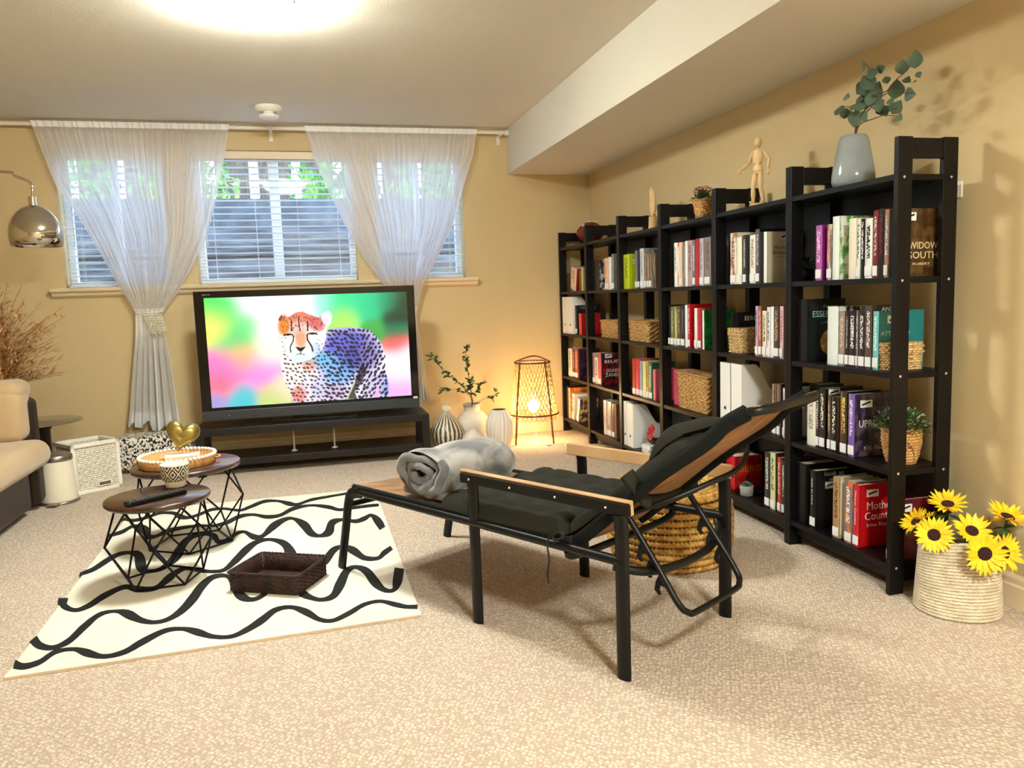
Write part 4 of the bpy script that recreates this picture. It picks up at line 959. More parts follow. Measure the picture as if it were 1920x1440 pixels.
# ================================================================== TV BENCH AND TELEVISION
ben = mat('bench_black_brown', (17, 14, 13), .36, spec=.45, var=(24, 19, 17), vscale=4, stretch=(14, 1, 1))
e_ = empty('tv_bench', (-1.905, 3.06, 0), 0, 'low black-brown television bench with open lower shelf', 'tv bench')
bw = .755
MB().box((-bw, 0, .262), (bw, .38, .31)).build('top_board', ben, e_, bevel=.002)
MB().box((-bw+.0505, .01, .06), (bw-.0505, .37, .105)).build('lower_shelf', ben, e_, bevel=.002)
for sx in (-1, 1):
    for y_ in (0, .33): MB().box((sx*bw, y_, 0), (sx*(bw-.05), y_+.05, .2615)).build('leg', ben, e_, bevel=.002)
for u_ in (551, 627):
    q_ = at(u_, 825, 1, 3.2)
    m_ = MB().lathe([(.022, 0), (.022, .004), (.008, .008), (.006, .03), (.006, .156)], c=(q_.x+1.905, .14, .1055), n=20, capt=True); m_.build('support_post', mat('satin_white_metal', (214, 210, 200), .35, .3), e_)
TY = 3.20
e_ = empty('television', (-1.905, TY, .3105), 0, 'large flat television showing a cheetah on the black bench', 'television')
x0, x1, z0, z1 = -2.624, -1.194, .345, 1.193
gl_b = mat('gloss_black', (5, 5, 6), .1, spec=.4); bz = mat('bezel_grey', (62, 64, 68), .35, .3)
def tb(a, b): return Vector(a)-Vector((-1.905, TY, .3105)), Vector(b)-Vector((-1.905, TY, .3105))
m_ = MB(); m_.box(*tb((x0, TY+.012, z0), (x1, TY+.09, z1))); m_.build('housing', gl_b, e_, bevel=.004)
sxa, sxb = -2.562, -1.246; sza, szb = .43, 1.15
m_ = MB(); m_.box(*tb((x0, TY, szb), (x1, TY+.0119, z1))); m_.box(*tb((x0, TY, sza-.02), (sxa, TY+.0119, szb))); m_.box(*tb((sxb, TY, sza-.02), (x1, TY+.0119, szb))); m_.box(*tb((sxa, TY, sza-.018), (sxb, TY+.0119, sza))); m_.build('bezel', gl_b, e_)
MB().box(*tb((x0, TY-.006, z0), (x1, TY+.0118, sza-.021))).build('lower_trim', bz, e_, bevel=.003)
m_ = MB(); m_.box(*tb((-2.19, TY-.05, .311), (-1.63, TY+.12, .326))); m_.box(*tb((-2.05, TY+.02, .326), (-1.77, TY+.08, .36))); m_.build('stand', gl_b, e_, bevel=.003)
text('brand_badge', 'BRAVIA'[:6], .012, mat('badge_silver', (150, 150, 155), .4), e_, Matrix.Translation(Vector((-2.545, TY-.001, 1.17))-Vector((-1.905, TY, .3105))) @ FTX, .05)
MB().box(*tb((-1.236, TY-.0085, .408), (-1.206, TY-.0062, .422))).build('energy_sticker', white_m, e_)
MB().box(*tb((-2.46, TY-.0085, .372), (-2.456, TY-.0062, .376))).build('indicator_light', white_m, e_)
# screen picture
SW, SHh = 560, 320
def tvp(X, Y):
    q = at(340+X/4., 520+Y/4., 1, TY); return (q.x, q.z)
xs_ = np.linspace(sxa, sxb, SW); zs_ = np.linspace(sza, szb, SHh); GX, GZ = np.meshgrid(xs_, zs_)
UX = (sxb-sxa)/1505.
blobs = [(300,250,110,(70,215,100)),(260,360,90,(250,245,110)),(420,460,110,(70,205,120)),(550,170,120,(235,255,245)),(630,400,80,(255,255,245)),(720,250,110,(255,255,255)),(470,590,90,(255,180,110)),(350,690,110,(255,120,190)),(600,690,110,(255,135,215)),(300,800,80,(255,110,125)),(450,900,80,(70,190,200)),(700,900,90,(190,205,120)),(260,930,60,(150,150,205)),(900,170,100,(255,255,255)),(1050,170,80,(130,240,200)),(1230,170,110,(20,210,140)),(1220,300,70,(170,220,90)),(1420,180,90,(0,190,130)),(1540,180,70,(0,130,90)),(1650,200,70,(2,60,45)),(1590,300,60,(4,45,40)),(1600,400,60,(15,120,85)),(1450,400,60,(60,160,70)),(1610,500,60,(235,80,80)),(1640,610,80,(255,225,235)),(1640,720,70,(235,225,255)),(1640,840,80,(255,170,235)),(500,380,80,(120,225,130)),(640,560,90,(255,245,215)),(780,820,80,(235,215,190))]
num = np.zeros((SHh, SW, 3)); den = np.full((SHh, SW, 1), 1e-9)
for X, Y, r, c in blobs:
    px_, pz_ = tvp(X, Y); d2 = ((GX-px_)**2+(GZ-pz_)**2)/((r*UX)**2); w_ = np.exp(-d2*.9)[..., None]+1e-7; num += w_*(np.array(c)/255.)**2.2; den += w_
img = num/den
def inpoly(poly):
    P = [tvp(*p) for p in poly]; m__ = np.zeros(GX.shape, bool); n = len(P)
    for i in range(n):
        (xa, za), (xb, zb2) = P[i], P[(i+1) % n]
        if za == zb2: continue
        c = ((za > GZ) != (zb2 > GZ)) & (GX < (xb-xa)*(GZ-za)/(zb2-za)+xa); m__ ^= c
    return m__
def ell(X, Y, rx, ry, a=0):
    px_, pz_ = tvp(X, Y); dx, dz = GX-px_, GZ-pz_; c, s = math.cos(a), math.sin(a)
    return ((dx*c-dz*s)/(rx*UX))**2+((dx*s+dz*c)/(ry*UX))**2
def L3(c): return (np.array(c)/255.)**2.2
def paint(mask, c, al=1.):
    mm = (mask.astype(float)*al)[..., None]; img[:] = img*(1-mm)+L3(c)*mm
def soft(e, k=1.): return np.clip((1.7-e)*.75*k, 0, 1)**1.3
body = inpoly([(1060,420),(1130,382),(1240,372),(1340,378),(1420,400),(1470,450),(1505,500),(1530,590),(1530,690),(1555,790),(1562,905),(1490,915),(1480,800),(1440,905),(1320,912),(1300,830),(1310,740),(1240,912),(1130,930),(1080,935),(830,942),(815,860),(775,780),(745,660),(740,560)])
paint(body, (225, 215, 235))
for X, Y, rx, ry, c, al in [(1250,520,230,160,(92,98,205),1),(1180,700,140,130,(110,170,235),.9),(1330,600,150,120,(70,66,150),.8),(1020,620,120,70,(90,180,235),.9),(820,700,90,160,(255,240,225),1),(960,660,60,50,(225,150,100),.7),(880,880,60,70,(210,110,80),.8),(1030,850,60,90,(180,190,225),.7),(1530,820,60,90,(70,120,210),.7),(1440,800,90,110,(190,180,215),.8),(1150,860,90,70,(190,160,200),.7),(1420,560,80,120,(150,140,190),.5)]:
    m__ = soft(ell(X, Y, rx, ry))*body; img[:] = img*(1-(m__*al)[..., None])+L3(c)*(m__*al)[..., None]
r_ = np.random.default_rng(3)
for gy in range(400, 930, 31):
    for gx in range(770, 1560, 33):
        X = gx+r_.uniform(-9, 9)+(16 if (gy//31) % 2 else 0); Y = gy+r_.uniform(-8, 8)
        big = 1.0 if X > 1080 else .72
        ang_ = .5 if X < 1350 else -.9
        e = ell(X, Y, r_.uniform(13, 19)*big, r_.uniform(8.5, 12)*big, ang_+r_.uniform(-.3, .3))
        m__ = (e < 1) & body; paint(m__, (14, 9, 36) if X > 1080 else (70, 34, 30), .95)
paint(inpoly([(1250,912),(1300,800),(1330,700),(1360,640),(1390,700),(1350,800),(1300,860),(1320,912)]), (14, 8, 20), .9)
head = inpoly([(735,300),(760,262),(800,300),(860,262),(910,255),(960,280),(1030,300),(1075,260),(1110,250),(1132,290),(1125,340),(1090,390),(1085,460),(1060,540),(1010,590),(960,620),(890,635),(830,620),(770,570),(735,490),(722,400),(718,330)])
paint(head, (250, 240, 232))
for X, Y, rx, ry, c, al in [(900,300,150,60,(214,90,60),.9),(770,370,50,80,(235,130,50),1),(1020,350,70,60,(205,80,90),.9),(880,400,70,90,(226,170,150),.8),(895,470,45,70,(240,150,110),.9),(760,500,40,60,(255,250,235),.9),(800,470,50,40,(255,250,245),.9),(1000,470,45,40,(240,235,255),.9),(890,605,110,30,(160,225,245),.6),(1010,540,50,60,(170,200,245),.8)]:
    m__ = soft(ell(X, Y, rx, ry))*head; img[:] = img*(1-(m__*al)[..., None])+L3(c)*(m__*al)[..., None]
for X, Y, rx, ry, c in [(1090,305,40,52,(215,210,245)),(1095,300,22,34,(240,240,255)),(740,300,16,30,(150,60,30)),(800,430,36,8,(20,10,24)),(985,422,36,8,(20,10,24))]: paint((ell(X, Y, rx, ry) < 1) & head, c)
def stroke(pts, w_, c):
    for p in smoothpts([(x, y, 0) for x, y in pts], 8): paint((ell(p.x, p.y, w_, w_) < 1) & (head | body), c)
stroke([(840,440),(838,480),(818,520),(822,562)], 5, (20, 12, 24)); stroke([(944,432),(948,470),(975,515),(986,552)], 6.5, (20, 12, 24))
stroke([(895,556),(895,578)], 4, (30, 16, 24)); stroke([(865,580),(895,574),(925,580)], 3, (60, 40, 50)); stroke([(770,440),(800,424),(836,434)], 4, (24, 12, 24)); stroke([(948,424),(985,416),(1020,430)], 4, (24, 12, 24))
paint(inpoly([(855,520),(895,528),(935,518),(915,545),(895,560),(872,546)]), (12, 8, 14))
for i in range(90):
    X, Y = r_.uniform(750, 1060), r_.uniform(290, 400); paint((ell(X, Y, 4, 7, r_.uniform(-.5, .5)) < 1) & head, (60, 24, 30), .7)
for i in range(60):
    X, Y = (r_.uniform(735, 800) if i % 2 else r_.uniform(1010, 1070)), r_.uniform(450, 600); paint((ell(X, Y, 5, 4) < 1) & head, (70, 50, 90), .7)
stroke([(880,300),(884,360),(890,400)], 5, (50, 24, 30)); stroke([(825,330),(826,400)], 6, (40, 20, 30)); stroke([(945,335),(948,400)], 6, (40, 20, 30))
me = bpy.data.meshes.new('screen'); 
vs = np.stack([GX-(-1.905), np.full(GX.shape, .0095), GZ-.3105], -1).reshape(-1, 3)
idx = np.arange(SHh*SW).reshape(SHh, SW); F = np.stack([idx[:-1, :-1], idx[:-1, 1:], idx[1:, 1:], idx[1:, :-1]], -1).reshape(-1, 4)
me.from_pydata(vs.tolist(), [], F.tolist()); ca = me.color_attributes.new('Col', 'FLOAT_COLOR', 'POINT')
ca.data.foreach_set('color', np.concatenate([img.reshape(-1, 3), np.ones((SHh*SW, 1))], 1).astype(np.float32).ravel())
scrm = vcolmat('screen_picture', .15, emis=SCREEN_E); me.materials.append(scrm)
o = bpy.data.objects.new('screen', me); C.objects.link(o); o.parent = e_
# ================================================================== VASES BY THE LAMP
tc_ = None
def striped():
    k = N('striped_ceramic'); tc = k.n('ShaderNodeTexCoord'); sp = k.n('ShaderNodeSeparateXYZ'); k.l(tc.outputs['Object'], sp.inputs[0])
    a = k.n('ShaderNodeMath', operation='ARCTAN2'); k.l(sp.outputs[1], a.inputs[0]); k.l(sp.outputs[0], a.inputs[1])
    no = k.n('ShaderNodeTexNoise'); no.inputs['Scale'].default_value = 22; k.l(tc.outputs['Object'], no.inputs[0])
    s1 = k.n('ShaderNodeMath', operation='MULTIPLY_ADD'); s1.inputs[1].default_value = 22.; k.l(a.outputs[0], s1.inputs[0]); m2 = k.n('ShaderNodeMath', operation='MULTIPLY'); m2.inputs[1].default_value = 3.; k.l(no.outputs[0], m2.inputs[0]); k.l(m2.outputs[0], s1.inputs[2])
    si = k.n('ShaderNodeMath', operation='SINE'); k.l(s1.outputs[0], si.inputs[0]); cr = k.n('ShaderNodeValToRGB'); cr.color_ramp.elements[0].position = .35; cr.color_ramp.elements[1].position = .6
    mr = k.n('ShaderNodeMapRange'); mr.inputs[1].default_value = -1; k.l(si.outputs[0], mr.inputs[0]); k.l(mr.outputs[0], cr.inputs[0])
    cr.color_ramp.elements[0].color = lin((84, 74, 62)); cr.color_ramp.elements[1].color = lin((228, 216, 190)); k.l(cr.outputs[0], k.b.inputs['Base Color']); k.b.inputs['Roughness'].default_value = .35; return k.m
def prof(pts, k=6): return [(p.x, p.y) for p in smoothpts([(a, b, 0) for a, b in pts], k)]
e_ = empty('striped_bottle_vase', (-.985, 3.33, .0008), 0, 'teardrop stoneware vase with dark and cream vertical stripes beside the tv bench', 'vase')
MB().lathe(prof([(.05, 0), (.085, .02), (.122, .09), (.118, .15), (.08, .215), (.04, .258), (.026, .275)]), n=44).build('body', striped(), e_)
MB().lathe(prof([(.026, .272), (.034, .285), (.036, .3), (.028, .316), (.014, .322), (.013, .31)]), n=32, capb=False).build('neck', mat('matte_stone', (222, 208, 184), .6), e_)
wv = mat('chalk_ceramic', (232, 220, 204), .55, var=(214, 196, 176), vscale=6); wv2 = mat('ribbed_white', (236, 226, 214), .5)
e_ = empty('milk_churn_vase', (-.765, 3.47, .0008), 0, 'pale round-shouldered vase holding the leafy branches', 'vase')
MB().lathe(prof([(.08, 0), (.115, .03), (.128, .12), (.12, .19), (.085, .235), (.062, .25), (.06, .285)]), n=44).build('body', wv, e_)
MB().lathe([(.06, .285), (.066, .287), (.066, .302), (.06, .306), (.054, .3), (.054, .25)], n=40, capb=False).build('lip', mat('glazed_lip', (206, 196, 184), .3), e_)
MB().lathe([(.0605, .24), (.064, .245), (.0615, .252)], n=40, capb=False).build('neck_ring', mat('glazed_lip', (206, 196, 184), .3), e_)
e_ = empty('ribbed_vase', (-.61, 3.25, .0008), 0, 'tall white vertically ribbed vase between the branches and the lamp', 'vase')
MB().lathe(prof([(.05, 0), (.075, .02), (.098, .12), (.092, .2), (.062, .262), (.05, .278)], 5), n=144, fn=lambda a, t: 1+.035*math.sin(a*20+1.2*math.sin(t*5))).build('body', wv2, e_)
MB().lathe([(.05, .278), (.047, .276), (.052, .24), (.03, .1)], n=40, capb=False).build('inner_wall', mat('dark_inside', (90, 74, 60), .8), e_)
e_ = empty('round_vase', (-.835, 3.12, .0008), 0, 'short round pale vase in front of the other vases behind the blanket', 'vase')
MB().lathe(prof([(.04, 0), (.07, .02), (.085, .08), (.068, .13), (.038, .16), (.034, .175)]), n=40).build('body', wv, e_)
MB().lathe([(.034, .175), (.03, .176), (.029, .13)], n=30, capb=False).build('lip', mat('glazed_lip', (206, 196, 184), .3), e_)
# branches: one thing inside the vase
bx, by = -.765, 3.47
e_ = empty('leafy_branches', (bx, by, .25), 0, 'green leafy artificial branches standing in the pale shouldered vase', 'branches')
lf = mat('leaf_green', (86, 104, 52), .5, var=(46, 66, 34), vscale=20); twig = mat('twig', (72, 52, 36), .8)
s_ = MB(); l_ = MB(); rr = random.Random(21)
def branch(pxs, rad=.003, leaves=14, y=None, L=.040, Wd=.023, start=.3, ee=None, org=None):
    P = [Vector((0, 0, 0))]+[at(u, v, 1, y)-org for u, v in pxs]; pts = smoothpts(P, 6); s_.tube(pts, [rad*(1-.7*i/len(pts)) for i in range(len(pts))], 6)
    for j in range(leaves):
        t = start+(1-start)*(j+.5)/leaves; q_ = pts[min(len(pts)-1, int(t*(len(pts)-1)))]
        for s2 in range(3):
            d_ = Vector((rr.uniform(-1, 1), rr.uniform(-1, .6), rr.uniform(-.5, .9))); leaf(l_, q_, d_, (rr.uniform(-.4, .4), -.6, 1), L*rr.uniform(.7, 1.2), Wd*rr.uniform(.7, 1.1), n=4)
og = Vector((bx, by, .25))
branch([(884, 740), (876, 690), (872, 668), (880, 645)], .004, 12, 3.4, start=.25, ee=e_, org=og)
branch([(884, 745), (862, 720), (836, 700), (815, 675), (803, 668)], .003, 13, 3.35, start=.3, ee=e_, org=og)
branch([(882, 745), (860, 732), (838, 730), (826, 736)], .002, 7, 3.3, start=.35, ee=e_, org=og)
branch([(888, 742), (898, 725), (905, 718)], .002, 7, 3.38, start=.35, ee=e_, org=og)
branch([(890, 758), (910, 747), (925, 745), (931, 735)], .002, 6, 3.4, start=.6, ee=e_, org=og)
branch([(884, 735), (880, 725), (884, 712)], .002, 8, 3.36, start=.5, L=.034, ee=e_, org=og)
s_.build('twigs', twig, e_); l_.build('leaves', lf, e_)
# ================================================================== RATTAN LANTERN LAMP
LC = Vector((-.315, 3.36, 0))
e_ = empty('rattan_lamp', LC, 0, 'glowing woven rattan lantern lamp on legs in the corner', 'lamp')
rat = mat('rattan_dark', (120, 70, 38), .55); rat2 = mat('rattan_strip', (244, 212, 146), .6, var=(226, 184, 112), vscale=12)
def rad(z): return .178-(z-.2)*(.055/.42)
for i in range(4):
    a = .506+PI/2*i
    MB().tube([(.198*math.cos(a), .198*math.sin(a), 0), (rad(.3)*1.03*math.cos(a), rad(.3)*1.03*math.sin(a), .3), (rad(.6)*1.03*math.cos(a), rad(.6)*1.03*math.sin(a), .612)], .0065, 8).build('leg', rat, e_)
r_m = MB()
for z in (.215, .6): r_m.tube([(rad(z)*1.05*math.cos(t), rad(z)*1.05*math.sin(t), z) for t in [2*PI*i/40 for i in range(40)]], .006, 7, closed=True)
r_m.build('hoops', rat, e_)
MB().tube(smoothpts([(rad(.6)*math.cos(t), rad(.6)*math.sin(t), .605) for t in (PI*.9,)]+[(-.06, -.02, .635), (0, 0, .645), (.06, .02, .635)]+[(rad(.6)*math.cos(-.1*PI), rad(.6)*math.sin(-.1*PI), .605)], 6), .006, 7).build('carry_handle', rat, e_)
lt = MB(); ns = 34
for s_dir in (-1, 1):
    for i in range(ns):
        a0 = 2*PI*i/ns; pts = []
        for j in range(15):
            z = .17+.43*j/14; a = a0+s_dir*1.15*j/14; r_ = rad(max(z, .2))*(1.0 if s_dir > 0 else .985)+(0 if z > .21 else .004)
            pts.append((r_*math.cos(a), r_*math.sin(a), z))
        lt.tube(pts, .0031, 4, flat=.35)
lt.build('woven_shade', rat2, e_)
bm_ = N('lit_bulb'); bm_.b.inputs['Emission Color'].default_value = lin((255, 214, 150)); bm_.b.inputs['Emission Strength'].default_value = LANTERN_E; 
MB().ball((0, 0, .27), (.042, .042, .048), 20).build('bulb', bm_.m, e_)
MB().cyl((0, 0, .3), (0, 0, .36), .016, n=14).build('socket', white_m, e_)
m_ = MB(); m_.tube([(0, 0, .36), (0, 0, .6)], .002, 5); m_.tube([(-rad(.6), 0, .6), (rad(.6), 0, .6)], .0025, 5); m_.build('hanging_wire', white_m, e_)
cpts = [at(u, v, 2, .006)-LC for u, v in ((1003, 832), (1030, 834), (1060, 829), (1075, 835), (1092, 842), (1118, 850))]
cord = MB().tube(smoothpts([(0.0, 0, .22), (.01, -.02, .02)]+[tuple(c) for c in cpts], 6), .0025, 6).build('cord', white_m, e_)
sw = cpts[1]; MB().box((sw.x-.02, sw.y-.012, 0), (sw.x+.02, sw.y+.012, .014)).build('cord_switch', white_m, e_, bevel=.003)
# ================================================================== RECLINER
CA = math.radians(31.)
e_ = empty('lounge_chair', (-1.114, -.261, 0), 0, 'black metal reclining lounge chair with dark tufted cushion in the middle of the room', 'lounge chair')
Wd_ = Vector((math.cos(CA), math.sin(CA), 0)); Fd_ = Vector((-math.sin(CA), math.cos(CA), 0))
def L(s, w, z): return Wd_*w+Fd_*s+Vector((0, 0, z))
CM = Matrix.Rotation(CA, 4, 'Z')     # local (w, s, z) -> world axes
blm = mat('black_powder_coat', (14, 14, 12), .4, .2, spec=.35); blm2 = mat('black_sleeve', (20, 23, 22), .8, spec=.15, bump=.1, bscale=300)
cw = .57
def leg_(pts, name='leg'):
    m_ = MB(); m_.tube(pts, .0235, 12, flat=.5, upv=tuple(Fd_)); return m_.build(name, blm, e_)
for w in (0, cw):
    # rear leg + arm + front leg are separate tubes
    leg_([L(0, w, 0), L(0, w, .44), L(.005, w, .478)] if True else 0)
    leg_([L(.607, w, 0), L(.607, w, .46), L(.612, w, .484)])
    pts = smoothpts([L(1.425, w, .0112 if w == 0 else 0), L(1.375, w, .2), L(1.352, w, .29), L(1.325, w, .335), L(1.26, w, .351)], 4); leg_(pts, 'foot_leg')
    m_ = MB().tube([L(1.27, w, .35), L(.6, w, .348), L(.0, w, .345)], .0145, 12); m_.build('side_rail', blm, e_)
    side_ = 1 if w == 0 else -1
    # armrest: metal strip with a wood pad tilted inward
    m_ = MB(); m_.box((w-.006*side_, -.03, .478), (w+.006*side_, .665, .512), 0, CM); ar = m_.build('armrest', blm, e_, bevel=.003)
    m_ = MB()
    wq = [(w+.0065*side_, .478), (w+.002*side_, .514), (w-.004*side_, .517), (w+.002*side_, .524), (w+.016*side_, .522), (w+.02*side_, .480)]
    vs = [CM @ Vector((a, s2, b)) for s2 in (-.03, .668) for a, b in wq]; n_ = 6
    m_.add(vs, [(i, (i+1) % n_, n_+(i+1) % n_, n_+i) for i in range(n_)]+[tuple(reversed(range(n_))), tuple(range(n_, 2*n_))]); m_.build('arm_pad', mat('arm_wood', (206, 168, 120), .5, var=(180, 138, 96), vscale=4, stretch=(1, 1, 1)), ar, bevel=.002)
    rv = MB()
    for s2 in (.05, .24, .43, .62): rv.ball(L(s2, w-.0065*side_, .494), .004, 8)
    rv.build('rivets', scr_m, ar)
tubeR = lambda name, pts, r, n=12, m_=blm, **kw: MB().tube(pts, r, n, **kw).build(name, m_, e_)
tubeR('cross_bar', [L(1.34, .0, .29), L(1.34, cw, .29)], .012)
tubeR('cross_bar', smoothpts([L(1.1, .02, .34), L(1.1, .12, .325), L(1.1, .45, .325), L(1.1, .55, .34)], 4), .012)
tubeR('cross_bar', smoothpts([L(.2, .0, .335), L(.2, .06, .31), L(.2, .5, .31), L(.2, cw, .335)], 4), .012)
tubeR('rear_bow', smoothpts([L(.03, .0, .325), L(-.02, .06, .305), L(-.04, .16, .29), L(-.045, .3, .285), L(-.03, .44, .29), L(.0, .53, .31), L(.03, cw, .33)], 5), .013)
# back frame
bw0, bw1 = .035, .37
BKp = [(.2, .352), (.165, .378), (.03, .49), (-.108, .605), (-.246, .704), (-.30, .755), (-.36, .792)]
slv = []
for w in (bw0, bw1):
    pts = smoothpts([L(s2, w, z) for s2, z in BKp], 5)
    m_ = MB().tube(pts, .021, 10, flat=.62, upv=(0, 0, 1)); m_.build('back_rail', blm2, e_)
hp_ = smoothpts([L(-.355, bw0, .79), L(-.385, bw0+.01, .797), L(-.405, bw0+.06, .80), L(-.41, (bw0+bw1)/2, .803), L(-.405, bw1-.06, .80), L(-.385, bw1-.01, .797), L(-.355, bw1, .79)], 6)
tubeR('head_bow', hp_, .0125)
# sling fabric (wood-look weave) back + foot
sf = N('sling_weave'); tc = sf.n('ShaderNodeTexCoord'); mp = sf.n('ShaderNodeMapping'); mp.inputs['Rotation'].default_value = (0, 0, -CA); mp.inputs['Scale'].default_value = (6, 60, 6); sf.l(tc.outputs['Object'], mp.inputs[0])
no = sf.n('ShaderNodeTexNoise'); no.inputs['Scale'].default_value = 1.6; no.inputs['Detail'].default_value = 4; sf.l(mp.outputs[0], no.inputs[0]); cr = sf.n('ShaderNodeValToRGB'); cr.color_ramp.elements[0].position = .38; cr.color_ramp.elements[1].position = .62
cr.color_ramp.elements[0].color = lin((104, 68, 34)); cr.color_ramp.elements[1].color = lin((164, 116, 62)); sf.l(no.outputs[0], cr.inputs[0]); sf.l(cr.outputs[0], sf.b.inputs['Base Color']); sf.b.inputs['Roughness'].default_value = .55
bk = smoothpts([Vector((s2, z, 0)) for s2, z in BKp[:6]+[(-.36, .798), (-.39, .811)]], 5)
G_ = []
for p in bk: G_.append([tuple(L(p.x, bw0+(bw1-bw0)*j/12, p.y-.010*math.sin(PI*j/12))) for j in range(13)])
MB().grid(G_).build('back_sling', sf.m, e_, solid=.003)
G_ = [[tuple(L(s2, .0+cw*j/14, .366-.012*math.sin(PI*j/14))) for j in range(15)] for s2 in [.2+i*(1.13)/24 for i in range(25)]]
G_ = [[tuple(L(1.335, cw*j/14, .34)) for j in range(15)]][:0]+G_
MB().grid(G_).build('seat_sling', sf.m, e_, solid=.003)
m_ = MB()
for w in (.0, cw): m_.tube([L(.19, w, .366), L(1.3, w, .366)], .014, 8, flat=.5, upv=(0, 0, 1))
m_.build('sling_sleeve', blm2, e_) if False else None
for w in (.004, cw-.004): MB().tube([L(.19, w, .368), L(1.31, w, .366)], .012, 8, flat=.8, upv=(0, 0, 1)).build('sling_sleeve', blm2, e_)
# support bracket with hooks
sb0, sb1 = .095, .425
bp_ = smoothpts([L(.05, sb0, .45), L(-.05, sb0, .32), L(-.12, sb0, .225), L(-.14, sb0+.02, .198), L(-.145, sb0+.06, .19), L(-.145, sb1-.06, .19), L(-.14, sb1-.02, .198), L(-.12, sb1, .225), L(-.05, sb1, .32), L(.05, sb1, .45)], 6)
tubeR('support_bracket', bp_, .0095, 10)
for w in (sb0, sb1):
    m_ = MB()
    dirv = Vector((-.10, -.14)).normalized(); n2_ = Vector((dirv.y, -dirv.x)) # toward the seat
    base = Vector((.035, .43))
    for j in range(3):
        c_ = Vector((-.004, .378))+dirv*(.02+.052*j); nn = Vector((.8, -.55)).normalized()
        a0 = c_; pts = [a0-dirv*.026, a0+nn*.026-dirv*.012, a0+nn*.044+dirv*.006, a0+nn*.04+dirv*.024, a0+nn*.033+dirv*.026, a0+nn*.03+dirv*.012, a0+nn*.018+dirv*.002, a0+nn*.008+dirv*.012, a0+dirv*.03, a0+dirv*.03-nn*.006, a0-dirv*.026-nn*.006]
        vs = [L(p.x, w+dw, p.y) for dw in (-.003, .003) for p in pts]; n_ = len(pts)
        m_.add(vs, [(i, (i+1) % n_, n_+(i+1) % n_, n_+i) for i in range(n_)]+[tuple(reversed(range(n_))), tuple(range(n_, 2*n_))])
    m_.build('hook_plate', blm, e_)
tubeR('pivot_bar', [L(.045, bw0, .452), L(.045, bw1, .452)], .010)
tubeR('brace_arc', smoothpts([L(.03, .1, .46), L(-.06, .16, .50), L(-.13, .26, .54), L(-.16, .36, .565), L(-.14, .46, .60)], 5), .0085)
# cushion (a thing of its own on the chair)
cu = empty('chair_cushion', (-1.114, -.261, 0), 0, 'charcoal tufted lounge cushion tied onto the reclining chair', 'cushion')
cf = mat('charcoal_canvas', (40, 38, 31), .9, bump=.12, bscale=250, spec=.2, sheen=0)
def pad(path, w0, w1, th, tufts_s, tufts_w, name, edge=.05):
    path = [Vector((a, b, 0)) for a, b in path]; pts = smoothpts(path, 8); n = len(pts); ln = [0]
    for i in range(1, n): ln.append(ln[-1]+(pts[i]-pts[i-1]).length)
    tot = ln[-1]; K = 36; top = []; bot = []
    for i, p in enumerate(pts):
        t_ = (pts[min(i+1, n-1)]-pts[max(i-1, 0)]).normalized(); nn = Vector((t_.y, -t_.x, 0))
        if nn.y < 0: nn = -nn
        r1_, r2_ = [], []
        for j in range(K+1):
            f = j/K; w = w0+(w1-w0)*f
            es = min(ln[i], tot-ln[i])/edge; ew = min(f, 1-f)*(w1-w0)/edge
            k_ = (1-(1-min(1, es))**2)**.5*(1-(1-min(1, ew))**2)**.5
            d = 0
            for ts in tufts_s:
                for tw in tufts_w:
                    dd = ((ln[i]-ts*tot)**2+((f-tw)*(w1-w0))**2)**.5; d += .6*math.exp(-(dd/.022)**2)
            for ts in tufts_s: d += .16*math.exp(-((ln[i]-ts*tot)/.016)**2)
            for tw in tufts_w: d += .16*math.exp(-(((f-tw)*(w1-w0))/.016)**2)
            h_ = th*k_*(1-min(.72, d)); r1_.append(tuple(L(p.x+nn.x*h_, w, p.y+nn.y*h_))); r2_.append(tuple(L(p.x-nn.x*.002, w, p.y-nn.y*.002)))
        top.append(r1_); bot.append(r2_)
    m_ = MB().grid(top); m_.grid(bot); m_.grid([top[0], bot[0]]); m_.grid([top[-1], bot[-1]]); m_.grid([[r[0] for r in top], [r[0] for r in bot]]); m_.grid([[r[-1] for r in top], [r[-1] for r in bot]])
    return m_.build(name, cf, cu, weld=True)
pad([(.22, .378), (.4, .372), (.6, .371), (.79, .374)], -.005, .56, .055, [.2, .42, .64, .86], [.2, .4, .6, .8], 'seat_pad')
pad([(.235, .372), (.195, .392), (.03, .515), (-.09, .615), (-.15, .66), (-.19, .69)], .03, .34, .04, [.28, .55, .8], [.25, .5, .75], 'back_pad')
pad([(-.06, .635), (-.11, .68), (-.15, .705), (-.17, .72)], .05, .31, .045, [], [], 'head_pillow', edge=.07)
MB().tube(smoothpts([L(-.02, .0, .60), L(-.03, .02, .57), L(-.02, .1, .50), L(.03, .3, .465), L(.03, .45, .47)], 5), .022, 6, flat=.12, upv=(0, 0, 1)).build('back_strap', cf, cu)
m_ = MB(); m_.tube(smoothpts([L(.25, -.01, .39), L(.262, -.02, .35), L(.255, -.022, .30), L(.265, -.02, .26), L(.262, -.02, .225)], 5), .0028, 5); m_.build('tie_ribbon', cf, cu)
m_ = MB(); m_.tube(smoothpts([L(.25, -.012, .372), L(.23, -.02, .366), L(.2, -.018, .384), L(.225, -.01, .39), L(.25, -.012, .372)], 4), .004, 5); m_.build('tie_knot', cf, cu)
